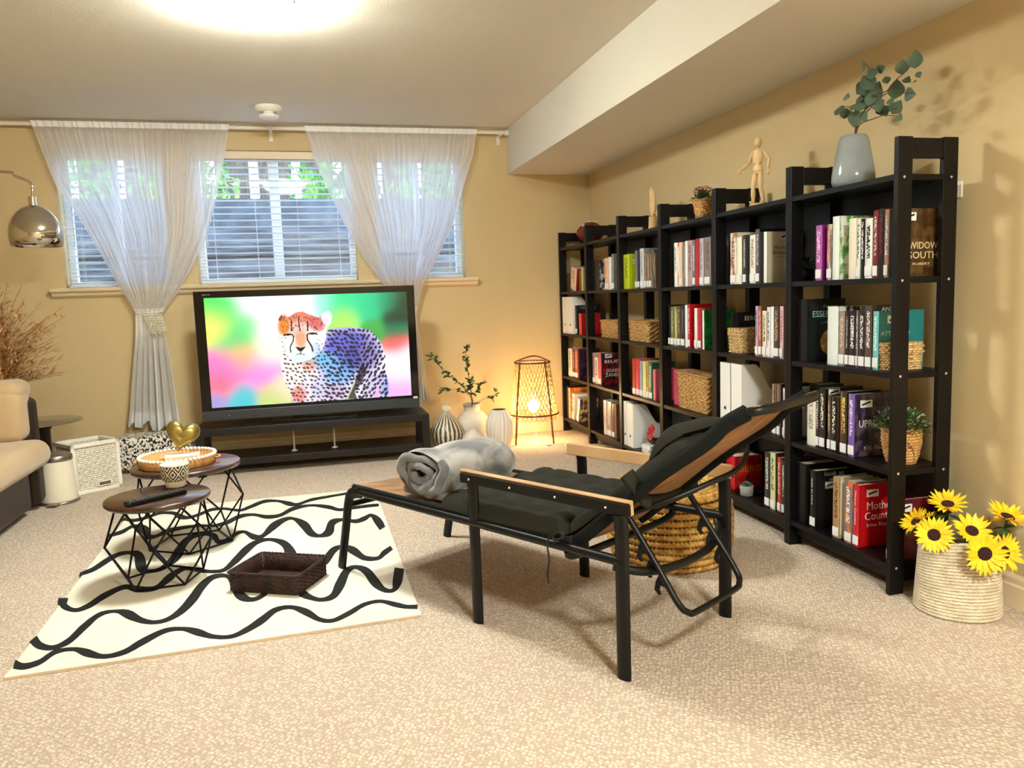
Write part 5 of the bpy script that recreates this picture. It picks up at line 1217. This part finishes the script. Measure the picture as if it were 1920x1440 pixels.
# blanket roll
bl = N('grey_plush'); tc = bl.n('ShaderNodeTexCoord'); no = bl.n('ShaderNodeTexNoise'); no.inputs['Scale'].default_value = 9; no.inputs['Detail'].default_value = 4; no.inputs['Distortion'].default_value = .8; bl.l(tc.outputs['Object'], no.inputs[0]); cr = bl.n('ShaderNodeValToRGB')
cr.color_ramp.elements[0].position = .38; cr.color_ramp.elements[1].position = .66; cr.color_ramp.elements[0].color = lin((84, 83, 86)); cr.color_ramp.elements[1].color = lin((162, 158, 152)); bl.l(no.outputs[0], cr.inputs[0]); bl.l(cr.outputs[0], bl.b.inputs['Base Color']); bl.b.inputs['Roughness'].default_value = .9; bl.b.inputs['Sheen Weight'].default_value = .5
be = empty('rolled_blanket', (-1.114, -.261, 0), 0, 'grey plush blanket rolled up on the foot of the lounge chair', 'blanket')
bcs, bcz = .925, .462
def roll_ring(w, rs, rz, n=64, ph=0, lump=0.0):
    return [tuple(L(bcs+rs*math.cos(2*PI*j/n)*(1+lump*math.sin(3*2*PI*j/n+ph)), w, max(.3755, bcz+rz*math.sin(2*PI*j/n)*(1+lump*math.sin(2*2*PI*j/n+ph*1.3))))) for j in range(n)]
ws = [.035+i*.0145 for i in range(26)]; rows_ = []
for i, w in enumerate(ws):
    ed = min(i, 25-i)/3.; k_ = .9+.1*min(1, ed); rows_.append(roll_ring(w, (.148+.006*math.sin(i*.7))*k_, (.088+.004*math.sin(i*.5+1))*k_, ph=i*.22, lump=.025))
m_ = MB().grid(rows_, 0, True, True)
m_.build('outer_wrap', bl.m, be)
# visible end: spiral folds
for w_end, sgn in ((.035, -1),):
    m_ = MB(); sp_ = []
    for i in range(150):
        a = i/150*2*PI*2.6; r_ = 1-.80*i/150; wob = 1+.10*math.sin(3*a+1)+.05*math.sin(7*a)
        sp_.append(L(bcs+.132*r_*wob*math.cos(a+2.5), w_end+sgn*(-.004+.012*math.sin(a*1.7)), max(.392, bcz+.085*r_*wob*math.sin(a+2.5))))
    m_.tube(sp_, [.0165*(1+.2*math.sin(i*.21)) for i in range(150)], 10); m_.build('rolled_fold', bl.m if sgn > 0 else mat('grey_plush_dark', (92, 91, 95), .9, var=(122, 121, 124), vscale=12, sheen=.5, bump=.2, bscale=40), be)
m_ = MB(); m_.box((.04, bcs-.135, .3745), (.42, bcs+.12, .405), 0, CM); o = m_.build('under_fold', mat('grey_plush_dark', (92, 91, 95), .9), be, bevel=.012)
# ================================================================== JUTE POUF
e_ = empty('jute_pouf', (-.525, .655, .0008), 0, 'round braided jute pouf behind the reclining chair', 'pouf')
ju = mat('golden_jute', (214, 172, 92), .85, var=(160, 112, 52), vscale=30, bump=.5, bscale=140)
m_ = MB(); PR = .245; nz = 11; hh = .29
def braid(R, z, r_, n): 
    pts = [(R*math.cos(2*PI*j/n), R*math.sin(2*PI*j/n), z) for j in range(n)]
    for ph in (0, 1):
        m_.tube([((R+(.3*r_ if (j+ph) % 2 else -.3*r_))*math.cos(2*PI*j/n), (R+(.3*r_ if (j+ph) % 2 else -.3*r_))*math.sin(2*PI*j/n), z+(r_*.45 if (j+ph) % 2 else -r_*.45)) for j in range(n)], [r_*(.62 if j % 2 else .8) for j in range(n)], 5, closed=True)
for i in range(nz):
    z = .014+i*(hh-.02)/(nz-1); t = (z/hh-.5)*2; R = PR*(1-.10*abs(t)**3.2); braid(R, z, .0145, 96)
m_.build('braided_wall', ju, e_)
m_ = MB()
for i in range(9):
    R = PR*.9-i*.026; braid(max(R, .012), hh+.004+.008*math.sin(min(1, i/4)*PI/2), .0138, max(12, int(R*380)//2*2))
m_.build('spiral_top', ju, e_); MB().cyl((0, 0, .003), (0, 0, hh+.004), PR*.86, n=48).build('core', ju, e_)
# ================================================================== THINGS ON THE SHELVES
def wovenmat(name, c1, c2, dark, bw, rh):
    hk = N(name); tc = hk.n('ShaderNodeTexCoord'); sp = hk.n('ShaderNodeSeparateXYZ'); hk.l(tc.outputs['Object'], sp.inputs[0]); aa = hk.n('ShaderNodeMath', operation='ADD'); hk.l(sp.outputs[0], aa.inputs[0]); hk.l(sp.outputs[1], aa.inputs[1])
    cb = hk.n('ShaderNodeCombineXYZ'); hk.l(aa.outputs[0], cb.inputs[0]); hk.l(sp.outputs[2], cb.inputs[1]); br = hk.n('ShaderNodeTexBrick'); br.inputs['Scale'].default_value = 1; br.inputs['Brick Width'].default_value = bw; br.inputs['Row Height'].default_value = rh; br.inputs['Mortar Size'].default_value = rh*.16; br.inputs['Mortar Smooth'].default_value = .7
    br.inputs['Color1'].default_value = lin(c1); br.inputs['Color2'].default_value = lin(c2); br.inputs['Mortar'].default_value = lin(dark); hk.l(cb.outputs[0], br.inputs[0]); hk.l(br.outputs[0], hk.b.inputs['Base Color']); hk.b.inputs['Roughness'].default_value = .75
    return hk.m
straw = wovenmat('seagrass', (226, 194, 136), (200, 164, 104), (124, 86, 44), .013, .0085)
straw2 = wovenmat('golden_rattan', (220, 176, 108), (198, 148, 84), (110, 68, 30), .017, .0105)
def shelf_basket(k, r, uL, uR, vt, depth, label, m0, lid=False, x0=.035, cols=20, rows=9, taper=.06, name='woven_basket', hmax=None):
    z = SH[r+1]; y1 = sy(uL, vt+20, x0)[0]; y0 = sy(uR, vt+20, x0)[0]; h = sy((uL+uR)/2, vt+3, x0)[1]-z
    y1 = min(y1, (k+1)*.62-.024); y0 = max(y0, k*.62+.024)
    e = empty(name, S(x0+depth/2, (y0+y1)/2, z+.0006), -TH, label, 'basket', 'woven baskets on the bookcases'); a, b = depth/2-.004, (y1-y0)/2-.004
    m_ = MB(); weave(m_, 'rect', a, b, 0, h-(.035 if lid else 0), cols, rows, .0045, taper=lambda t: 1-taper+taper*t, rnd=.15); m_.build('woven_body', m0, e)
    if lid:
        m_ = MB(); weave(m_, 'rect', a*1.03, b*1.03, 0, .04, cols, 4, .004, rnd=.15); m_.xf(Matrix.Translation((0, 0, h-.001)) @ Matrix.Rotation(PI, 4, 'X')); m_.build('lid', m0, e)
        e.children[-1].location = (0, 0, 0)
    else:
        m_ = MB(); rim(m_, 'rect', a, b, h, .0055, 90, 1, rnd=.15); m_.build('rim', m0, e)
    return e
shelf_basket(0, 1, 1644, 1667, 640, .15, 'lidded woven basket beside the teal book on the second row', straw, lid=True, x0=.03)
shelf_basket(1, 1, 1362, 1388, 612, .15, 'lidded seagrass basket on the second row of the second nearest bookcase', straw, lid=True, x0=.03)
shelf_basket(2, 2, 1266, 1326, 700, .17, 'large open golden rattan basket on the third row', straw2, x0=.03, cols=24, rows=15, taper=.1)
shelf_basket(3, 1, 1177, 1214, 600, .16, 'open wicker basket, second row of the bookcase under the wooden hand', straw2, x0=.035, cols=20, rows=9)
shelf_basket(4, 1, 1124, 1155, 599, .16, 'open wicker basket, second row of the second farthest bookcase', straw2, x0=.035, cols=20, rows=9)
fw = mat('file_white', (240, 238, 236), .45)
def magfile(k, r, uL, uR, vt, label, x0=.012):
    z = SH[r+1]; y1 = sy(uL, vt+40, x0)[0]; y0 = sy(uR, vt+40, x0)[0]; h = min(sy((uL+uR)/2, vt, x0)[1]-z, .305)
    y1 = min(y1, (k+1)*.62-.0215); t = y1-y0
    e = empty('magazine_file', S(x0, (y0+y1)/2, z+.0006), -TH, label, 'magazine file', 'white magazine files'); D = .2
    pr_ = [(0, 0), (D, 0), (D, h*.52)]+[(D-.02-(D-.085)*i/10, h*(.52+.48*(math.sin(PI*(i/10-.5))*.5+.5))) for i in range(0, 11)]+[(0, h)]
    m_ = MB()
    for s_ in (-1, 1): m_.prism([(a, b) for a, b in pr_], 1, s_*t/2, s_*(t/2-.0025))
    m_.box((0, -t/2+.0026, 0), (.0025, t/2-.0026, h)); m_.box((.0026, -t/2+.0026, 0), (D, t/2-.0026, .003)); m_.box((D-.0025, -t/2+.0026, .0031), (D, t/2-.0026, h*.5)); m_.build('box_body', fw, e)
    MB().cyl((-.0006, 0, .07), (.0003, 0, .07), .009, n=20).build('finger_hole', mat('hole_dark', (30, 28, 28), .8), e)
magfile(1, 2, 1350.5, 1368.5, 680, 'white magazine file left of its twin behind the lounger head'); magfile(1, 2, 1371, 1390.5, 683, 'white magazine file with its curved side showing behind the lounger head')
magfile(3, 3, 1164.5, 1174.5, 752, 'white magazine file at the left of the bottom row pair'); magfile(3, 3, 1176, 1187, 757, 'white magazine file behind the red flower on the bottom row')
magfile(5, 1, 1055, 1063.5, 557, 'white magazine file touching the left frame of the farthest bookcase'); magfile(5, 1, 1064.5, 1073.5, 557, 'white magazine file next to the black biography in the farthest bookcase')
# woven pot plant, third row nearest
def bush(mb, c, r, n, L_, W_l, seed, flat=.8, mi=0):
    rr_ = random.Random(seed)
    for _ in range(n):
        v = Vector((rr_.gauss(0, 1), rr_.gauss(0, 1), abs(rr_.gauss(0, 1)))).normalized(); q_ = Vector(c)+Vector((v.x*r, v.y*r, v.z*r*flat))*(rr_.random()**.35)
        leaf(mb, q_, (v.x+rr_.uniform(-.5, .5), v.y+rr_.uniform(-.5, .5), v.z+rr_.uniform(-.2, .6)), (0, 0, 1), L_*rr_.uniform(.7, 1.2), W_l*rr_.uniform(.7, 1.2), mi, n=3)
yy_, _ = sy(1676, 850, .085)
e_ = empty('potted_plant', S(.12, .098, SH[3]+.0006), -TH, 'bushy green plant in a herringbone woven pot beside the fantasy book', 'potted plant')
m_ = MB(); weave(m_, 'round', .066, .066, 0, .125, 26, 12, .0028, taper=lambda t: .68+.32*min(1, t*1.5)**.6, diag=True); m_.build('woven_pot', straw2, e_)
m_ = MB(); rim(m_, 'round', .066, .066, .125, .004, 60); m_.build('rim', straw2, e_)
MB().cyl((0, 0, .1), (0, 0, .112), .058, n=30).build('soil', mat('moss', (60, 50, 30), .95), e_)
m_ = MB(); bush(m_, (0, 0, .12), .088, 520, .024, .009, 4); bush(m_, (0, 0, .13), .094, 170, .013, .011, 8, mi=1); m_.build('foliage', [mat('fern_green', (84, 116, 58), .5, var=(40, 66, 34), vscale=40), mat('pale_tip', (206, 220, 176), .6)], e_)
# succulent
p = at(1400, 918, 2, SH[4])
e_ = empty('succulent', S(.05, sy(1400, 905, .05)[0], SH[4]+.0006), 0, 'small green succulent in a grey concrete pot on the bottom row', 'potted plant')
MB().lathe([(.026, 0), (.029, .003), (.033, .05), (.03, .051), (.028, .04), (0, .04)], n=32).build('pot', mat('concrete_pot', (150, 146, 140), .8, bump=.2), e_)
m_ = MB()
for ring_, (nn_, el_, L_) in enumerate([(9, .35, .036), (8, .8, .034), (6, 1.2, .03)]):
    for i in range(nn_):
        a = 2*PI*i/nn_+ring_*.4; leaf(m_, (0, 0, .042), (math.cos(a)*math.cos(el_), math.sin(a)*math.cos(el_), math.sin(el_)), (0, 0, 1), L_, .011, n=4)
m_.build('rosette', mat('succulent_green', (88, 140, 104), .5, var=(50, 100, 76), vscale=30), e_)
e_ = empty('succulent', S(.11, sy(1512, 500, .11)[0], SH[1]+.0006), 0, 'dark little plant in a black pot at the left of the nearest top row', 'potted plant')
MB().lathe([(.026, 0), (.034, .05), (.03, .05), (.0, .04)], n=24).build('pot', blk_in, e_)
m_ = MB(); bush(m_, (0, 0, .05), .04, 40, .035, .008, 31); m_.build('foliage', mat('dark_green', (48, 62, 44), .6), e_)
# red flower on stacked books, bottom row under the hand
zz = SH[4]+.0006; y_ = sy(1218, 830, .05)[0]
for i, (lb_, c_) in enumerate((('white paperback lying flat, lower of the pair under the red flower', (226, 222, 216)), ('white paperback lying flat, upper of the pair under the red flower', (240, 238, 232)))):
    o = MB().box((-.075, -.05, 0), (.075, .05, .004)); o.box((-.075, -.05, .021), (.075, .05, .025)); o.box((-.075, -.05, .004), (-.071, .05, .021))
    o = o.build('flat_book', mat('flatbook%d' % i, c_, .5)); o.location = S(.095, y_-.0, zz+i*.0256); o.rotation_euler = (0, 0, .1*i); tag(o, lb_, 'book')
    MB().box((-.0705, -.047, .0042), (.072, .047, .0208)).build('pages', page_m, o)
e_ = empty('red_flower_bowl', S(.09, y_+.0, zz+.0516), 0, 'red orchid with brown leaves in a dark bowl on two white books', 'flower arrangement')
MB().lathe([(.02, 0), (.04, .01), (.048, .028), (.044, .028), (0, .012)], n=28).build('bowl', mat('bark_bowl', (70, 46, 28), .8, bump=.6, bscale=60), e_)
m_ = MB()
for i in range(7): a = 2*PI*i/7; leaf(m_, (-.03, -.02, .075), (-.3+math.cos(a)*.3, math.sin(a), math.cos(a)), (-1, -.6, .3), .055, .036, n=5)
m_.build('petals', mat('petal_red', (150, 16, 32), .5, var=(200, 60, 70), vscale=30), e_)
m_ = MB()
for a in (2.4, 3.2, 4.0, 1.2): leaf(m_, (0, 0, .02), (math.cos(a), math.sin(a), .5), (0, 0, 1), .075, .02, n=6, curl=.5)
m_.tube([(0, 0, .02), (-.02, 0, .06)], .002, 5); m_.build('leaves', mat('olive_leaf', (90, 92, 50), .6), e_)
# ---- on top of the bookcases
ZT = SH[0]+.0006
e_ = empty('football', S(.122, 3.31, ZT+.083), .12, 'brown leather football with white end stripes on top of the farthest bookcase', 'ball')
m_ = MB(); pr = []; HL, RR = .118, .083
rows_ = []
for i in range(25):
    t = -1+2*i/24; r_ = RR*max(0.0, (1-abs(t)**1.75))**.78; rows_.append([(HL*t, r_*math.cos(2*PI*j/28)*(1-.02*(j % 7 == 0)), r_*math.sin(2*PI*j/28)*(1-.02*(j % 7 == 0))) for j in range(28)])
m_.grid(rows_, 0, True, True); m_.build('leather_body', mat('football_leather', (128, 44, 22), .4, bump=.5, bscale=400), e_)
for s_ in (-1, 1):
    m_ = MB(); rows2 = []
    for t in (.52, .56, .60, .64): r_ = RR*(1-t**1.75)**.78+.0008; rows2.append([(s_*HL*t, r_*math.cos(a), r_*math.sin(a)) for a in [PI*.0+PI*j/20 for j in range(21)]])
    m_.grid(rows2).build('white_stripe', white_m, e_)
m_ = MB(); 
for i in range(7): x = -.042+i*.014; m_.tube([(x, -.012-.02, RR-.012+.004), (x, -.02, RR-.001), (x, -.008, RR+.0015)], .002, 5)
m_.tube([(-.05, -.02, RR-.003), (.05, -.02, RR-.003)], .0018, 5); m_.build('laces', white_m, e_)
wdl = mat('beech_wood', (226, 192, 142), .45, var=(206, 168, 116), vscale=6, stretch=(1, 1, .3), bump=.05)
# wooden hand
yh = sy(1224, 400, .07)[0]
e_ = empty('wooden_hand', S(.07, yh, ZT), 0, 'upright articulated wooden artist hand on top of the bookcase', 'wooden hand')
MB().lathe([(.03, 0), (.03, .006), (.026, .012), (.024, .075)], n=28, capt=True).build('base', wdl, e_)
m_ = MB(); m_.ball((0, 0, .083), (.016, .016, .014), 16); m_.build('wrist_joint', wdl, e_)
m_ = MB(); pts = [(0, 0, .09), (0, 0, .105), (0, 0, .135), (0, 0, .162)]; m_.tube(pts, [.017, .027, .034, .031], 18, flat=.5, upv=(0, 1, 0)); m_.build('palm', wdl, e_)
for i, (dy, hgt) in enumerate(((-.024, .062), (-.008, .076), (.008, .08), (.024, .07))):
    m_ = MB(); x_b = .0
    for j in range(3):
        a0, a1 = .166+hgt*j/3, .166+hgt*(j+1)/3-.002; m_.tube([(x_b-.002*j, dy, a0), (x_b-.002*j-.002, dy*1.02, a1)], [.0078-.0008*j, .0072-.0009*j], 10); m_.ball((x_b-.002*j, dy, a0), .0078-.0008*j, 10)
    m_.build('finger', wdl, e_)
m_ = MB(); m_.tube([(0, -.03, .115), (-.006, -.044, .14)], [.009, .0085], 10); m_.ball((-.006, -.045, .142), .0088, 10); m_.tube([(-.006, -.045, .142), (-.012, -.05, .172)], [.0082, .0065], 10); m_.build('thumb', wdl, e_)
# pink flower pot
yp = sy(1318, 390, .06)[0]
e_ = empty('flower_pot', S(.06, yp, ZT), 0, 'pink flowers in a small woven pot on top of the third nearest bookcase', 'potted flowers')
m_ = MB(); weave(m_, 'round', .052, .052, 0, .092, 20, 9, .0028, taper=lambda t: .68+.32*t, diag=True); m_.build('woven_pot', straw2, e_)
m_ = MB(); rim(m_, 'round', .052, .052, .092, .004, 50); m_.build('rim', straw2, e_)
m_ = MB(); bush(m_, (0, 0, .09), .045, 110, .028, .016, 12); m_.build('leaves', lf, e_)
m_ = MB(); rr = random.Random(3)
for _ in range(60):
    v = Vector((rr.gauss(0, 1), rr.gauss(0, 1), rr.gauss(0, .7))).normalized()*rr.uniform(.6, 1); c_ = Vector((v.x*.05, v.y*.05, .142+v.z*.022))
    for i in range(5): a = 2*PI*i/5; leaf(m_, c_, (math.cos(a), math.sin(a), .3), (0, 0, 1), .011, .009, n=2)
m_.build('blossoms', mat('blossom_pink', (206, 120, 130), .7, var=(150, 70, 84), vscale=40), e_)
# mannequin
ym = sy(1421, 374, .06)[0]
e_ = empty('artist_mannequin', S(.06, ym, ZT), math.radians(-70), 'jointed wooden artist mannequin walking on top of the second nearest bookcase', 'mannequin')
def seg(name, pts, rs, n=14, **kw): 
    m_ = MB(); m_.tube(smoothpts(pts, 5), [rs[0]]*0+[interp([(i/(len(rs)-1), r) for i, r in enumerate(rs)], j/((len(pts)-1)*5)) for j in range((len(pts)-1)*5+1)], n, **kw); return m_.build(name, wdl, e_)
e_.scale = (1.1, 1.1, 1.1)
MB().lathe([(.034, 0), (.034, .008), (.03, .012)], n=32, capt=True).build('base', wdl, e_)
MB().cyl((0, .014, .01), (0, .014, .13), .002, n=8).build('support_rod', mat('nickel', (150, 145, 135), .3, 1), e_)
ml = .145
seg('pelvis', [(0, 0, .13), (0, 0, .145), (0, 0, .165)], [.014, .024, .019], flat=.7, upv=(1, 0, 0))
seg('torso', [(0, 0, .17), (0, 0, .195), (0, 0, .225)], [.016, .026, .020], flat=.65, upv=(1, 0, 0))
MB().ball((0, 0, .168), .011, 12).build('waist_joint', wdl, e_); MB().cyl((0, 0, .225), (0, 0, .238), .006, n=12).build('neck', wdl, e_)
MB().ball((0, 0, .256), (.0155, .017, .021), 16).build('head', wdl, e_)
for s_, kn, ft, hn_ in ((1, (.016, -.004, .072), (.018, .014, .018), (.062, -.02, .135)), (-1, (-.013, -.014, .074), (-.014, -.012, .018), (-.046, -.045, .15))):
    hip = (s_*.013, 0, .134); MB().ball(hip, .0095, 10).build('hip_joint', wdl, e_)
    seg('thigh', [hip, ((hip[0]+kn[0])/2, (hip[1]+kn[1])/2, .105), kn], [.0095, .0125, .008]); MB().ball(kn, .0085, 10).build('knee_joint', wdl, e_)
    seg('shin', [kn, ((kn[0]+ft[0])/2, (kn[1]+ft[1])/2, .048), ft], [.008, .010, .0055]); m_ = MB(); m_.ball((ft[0], ft[1]-.008, .0165), (.0075, .017, .006), 12); m_.build('foot', wdl, e_)
    sh_ = (s_*.027, 0, .219); el_ = ((sh_[0]+hn_[0])/2+s_*.008, .004, .182)
    MB().ball(sh_, .0085, 10).build('shoulder_joint', wdl, e_); seg('upper_arm', [sh_, ((sh_[0]+el_[0])/2, .002, .2), el_], [.007, .0085, .006]); MB().ball(el_, .0068, 10).build('elbow_joint', wdl, e_)
    seg('forearm', [el_, ((el_[0]+hn_[0])/2, (el_[1]+hn_[1])/2, (el_[2]+hn_[2])/2), hn_], [.006, .0075, .0045]); m_ = MB(); m_.ball((hn_[0]+s_*.006, hn_[1]-.004, hn_[2]-.006), (.006, .007, .013), 10); m_.build('hand', wdl, e_)
# grey vase + eucalyptus
yv = sy(1600, 320, .10)[0]; VP_ = S(.10, yv, ZT)
e_ = empty('grey_vase', VP_, 0, 'glossy grey tapered ceramic vase on top of the nearest bookcase', 'vase')
MB().lathe(prof([(.054, 0), (.069, .006), (.078, .03), (.074, .07), (.06, .14), (.053, .175), (.045, .19), (.038, .193)]), n=56).build('body', mat('glossy_grey_glaze', (146, 154, 158), .12, spec=.6, coat=.6, var=(134, 142, 146), vscale=8), e_)
MB().lathe([(.038, .193), (.034, .191), (.034, .15)], n=40, capb=False).build('inner_neck', mat('dark_inside', (90, 74, 60), .8), e_)
e_ = empty('eucalyptus_stems', VP_+Vector((0, 0, .15)), 0, 'eucalyptus stems with round grey-green leaves standing in the grey vase', 'branches')
s_ = MB(); l_ = MB(); og = Vector(e_.location); rr = random.Random(8)
eu = mat('eucalyptus_leaf', (92, 112, 88), .55, var=(62, 82, 62), vscale=9)
stemsx = [[(1606, 232), (1617, 190), (1640, 178), (1663, 170), (1680, 150), (1700, 132), (1718, 108)], [(1605, 235), (1604, 200), (1618, 172), (1625, 150), (1628, 128), (1622, 118)], [(1610, 236), (1640, 222), (1660, 216), (1685, 218)], [(1604, 236), (1600, 215), (1590, 200), (1576, 205)], [(1608, 232), (1630, 205), (1650, 195), (1670, 205), (1684, 202)], [(1612, 220), (1640, 192), (1668, 172), (1690, 172), (1704, 178)]]
for i, sx in enumerate(stemsx):
    pts = smoothpts([Vector((0, 0, 0))]+[at(u, v, 0, VP_.x-.01+.02*math.sin(i*2.1))-og for u, v in sx], 5); s_.tube(pts, [.0028*(1-.6*j/len(pts)) for j in range(len(pts))], 6)
lvs = [(1619,121,13,2.9),(1635,138,11,.2),(1651,129,9,.1),(1627,155,16,2),(1617,166,15,3.6),(1640,172,17,.8),(1636,186,16,1.6),(1609,200,17,2.4),(1620,190,16,1),(1574,208,13,2.8),(1585,213,12,4),(1604,222,15,4.4),(1618,218,11,5.4),(1587,183,9,3),(1656,208,14,5.6),(1680,168,16,1.2),(1705,177,13,6),(1692,126,13,1.7),(1716,112,14,1.3),(1680,202,13,.7),(1684,222,10,6),(1670,190,8,1.8),(1712,154,7,0),(1700,150,8,.4),(1662,150,8,2),(1646,196,13,5),(1722,140,6,-1)]
for u, v, rp, a in lvs:
    c_ = at(u, v, 0, VP_.x+rr.uniform(-.05, .03))-og; r_ = rp*2.75/1468*1.05
    d_ = Vector((rr.uniform(-.3, .3), -math.cos(a), math.sin(a))).normalized(); nv = Vector((-.65+rr.uniform(-.35, .35), -.8+rr.uniform(-.35, .5), rr.uniform(-.45, .45)))
    leaf(l_, c_-d_*r_, d_, nv, 2.1*r_, 1.85*r_, n=7, curl=.12, pointy=.85)
s_.build('stems', mat('eucalyptus_stem', (84, 66, 50), .7), e_); l_.build('leaves', eu, e_)
# wall plate behind the near post
m_ = MB().box((XR-.006, .055, 1.385), (XR-.0003, .125, 1.44)).build('switch_plate', white_m); tag(m_, 'white wall switch plate behind the near top post of the bookcase', 'switch plate')
MB().box((XR-.0075, .08, 1.40), (XR-.006, .1, 1.425)).build('rocker', white_m, m_)
# ================================================================== SUNFLOWER BASKET
bc = Vector((.128, -.165, 0))
e_ = empty('rope_basket', (bc.x, bc.y, .0008), 0, 'cream coiled rope basket holding the sunflowers beside the nearest bookcase', 'basket')
rope = mat('cream_rope', (236, 220, 194), .85, var=(214, 196, 168), vscale=30, bump=.6, bscale=260)
m_ = MB(); nr = 24; HB_ = .222
for i in range(nr):
    t = i/(nr-1); a_ = .128-.012*t; b_ = .122-.045*t
    z = .006+HB_*t
    pts = []
    for j in range(56):
        an = 2*PI*j/56; dx, dy = a_*math.cos(an), b_*math.sin(an); ca, sa = math.cos(-.72), math.sin(-.72)
        X_, Y_ = dx*ca-dy*sa, dx*sa+dy*ca
        pts.append((max(-.6, min(X_, .318-bc.x-.02)), Y_, z+(.02*t)*math.sin(an*1+2.4)))
    m_.tube(pts, .0056, 6, closed=True)
m_.build('coiled_wall', rope, e_)
MB().lathe([(.0, .002), (.115, .002), (.115, .008), (0, .008)], n=40, capb=False).build('coiled_base', rope, e_)
ye = mat('petal_yellow', (255, 222, 40), .55, var=(252, 190, 20), vscale=25); dkc = mat('seed_brown', (56, 22, 18), .9, bump=.9, bscale=200); stg = mat('sunflower_green', (56, 84, 36), .6)
fl = [(1777, 946, 28, (-.25, -.25, .95), 'sunflower at the top of the bunch'), (1718, 978, 24, (-.75, .1, .75), 'leftmost sunflower seen from the side'), (1751, 1003, 28, (-.55, -.75, .35), 'sunflower over the left basket rim'),
      (1822, 996, 28, (-.25, -.62, .75), 'sunflower in the middle of the bunch'), (1889, 970, 30, (.1, -.35, .95), 'top right sunflower tilted upward'), (1846, 1038, 31, (-.42, -.9, .12), 'lowest large sunflower facing forward'),
      (1883, 1036, 29, (.15, -.95, .25), 'sunflower at the right of the lowest one'), (1850, 980, 22, (.05, .2, 1), 'small sunflower half hidden behind the middle one'), (1738, 972, 17, (-.1, .5, .85), 'dull small sunflower behind the left rim flower')]
dep = [-.10, -.05, -.17, -.21, -.24, -.30, -.285, -.19, -.08]
for (u, v, rp, nv, lb), yd in zip(fl, dep):
    c_ = at(u, v, 1, yd); 
    if c_.x > XR-.05: c_ = at(u, v, 0, XR-.055)
    R_f = rp*(c_-CAM).length/1468; nv = Vector(nv).normalized()
    root = Vector((bc.x+(c_.x-bc.x)*.2, bc.y+(c_.y-bc.y)*.25, .02))
    e2 = empty('sunflower', root, 0, lb+' in the rope basket', 'sunflower', 'sunflowers in the rope basket')
    rel = c_-root; t1 = nv.cross(Vector((.3, .2, 1))).normalized(); t2 = nv.cross(t1)
    pm = MB()
    for ring in range(2):
        for i in range(13):
            a = 2*PI*(i+.5*ring)/13+random.uniform(-.06, .06); d_ = (t1*math.cos(a)+t2*math.sin(a))+nv*(.14+.16*ring)
            leaf(pm, rel+d_*R_f*.28-nv*.003*ring, d_, nv, R_f*random.uniform(.78, .9), R_f*.25, n=4, curl=-.12+random.uniform(-.2, .25), pointy=.9)
    pm.build('petals', ye, e2)
    Mq = nv.to_track_quat('Z', 'Y').to_matrix().to_4x4(); MB().ball(rel+nv*.002, (R_f*.36, R_f*.36, R_f*.13), 20, 0, Mq).build('seed_disc', dkc, e2)
    MB().tube(smoothpts([rel-nv*.004, rel-nv*.03+Vector((0, 0, -.02)), rel*.5, Vector((0, 0, 0))], 5), .003, 6).build('stem', stg, e2)
    lm = MB(); 
    for i in range(3): a = 2.1*i+u; leaf(lm, rel-nv*.02+Vector((0, 0, -.02)), (math.cos(a), math.sin(a)*.8, -.15+.4*(i % 2)), (0, 0, 1), .05, .032, n=5, curl=.2)
    lm.build('leaves', stg, e2)
# ================================================================== CAMERA / RENDER
cd = bpy.data.cameras.new('camera'); co = bpy.data.objects.new('camera', cd); C.objects.link(co)
cd.sensor_width = 36; cd.lens = FPX/1920*36; cd.clip_start = .02
Mx = Matrix((RT, UP, -_f)).transposed().to_4x4(); Mx.translation = CAM; co.matrix_world = Mx
bpy.context.scene.camera = co
sc = bpy.context.scene
sc.view_settings.view_transform = 'Standard'; sc.view_settings.look = 'None'; sc.view_settings.gamma = 1
try: sc.view_settings.use_curve_mapping = False
except Exception: pass
sc.view_settings.exposure = 2.72
sc.cycles.max_bounces = 10; sc.cycles.transparent_max_bounces = 24; sc.cycles.use_denoising = True
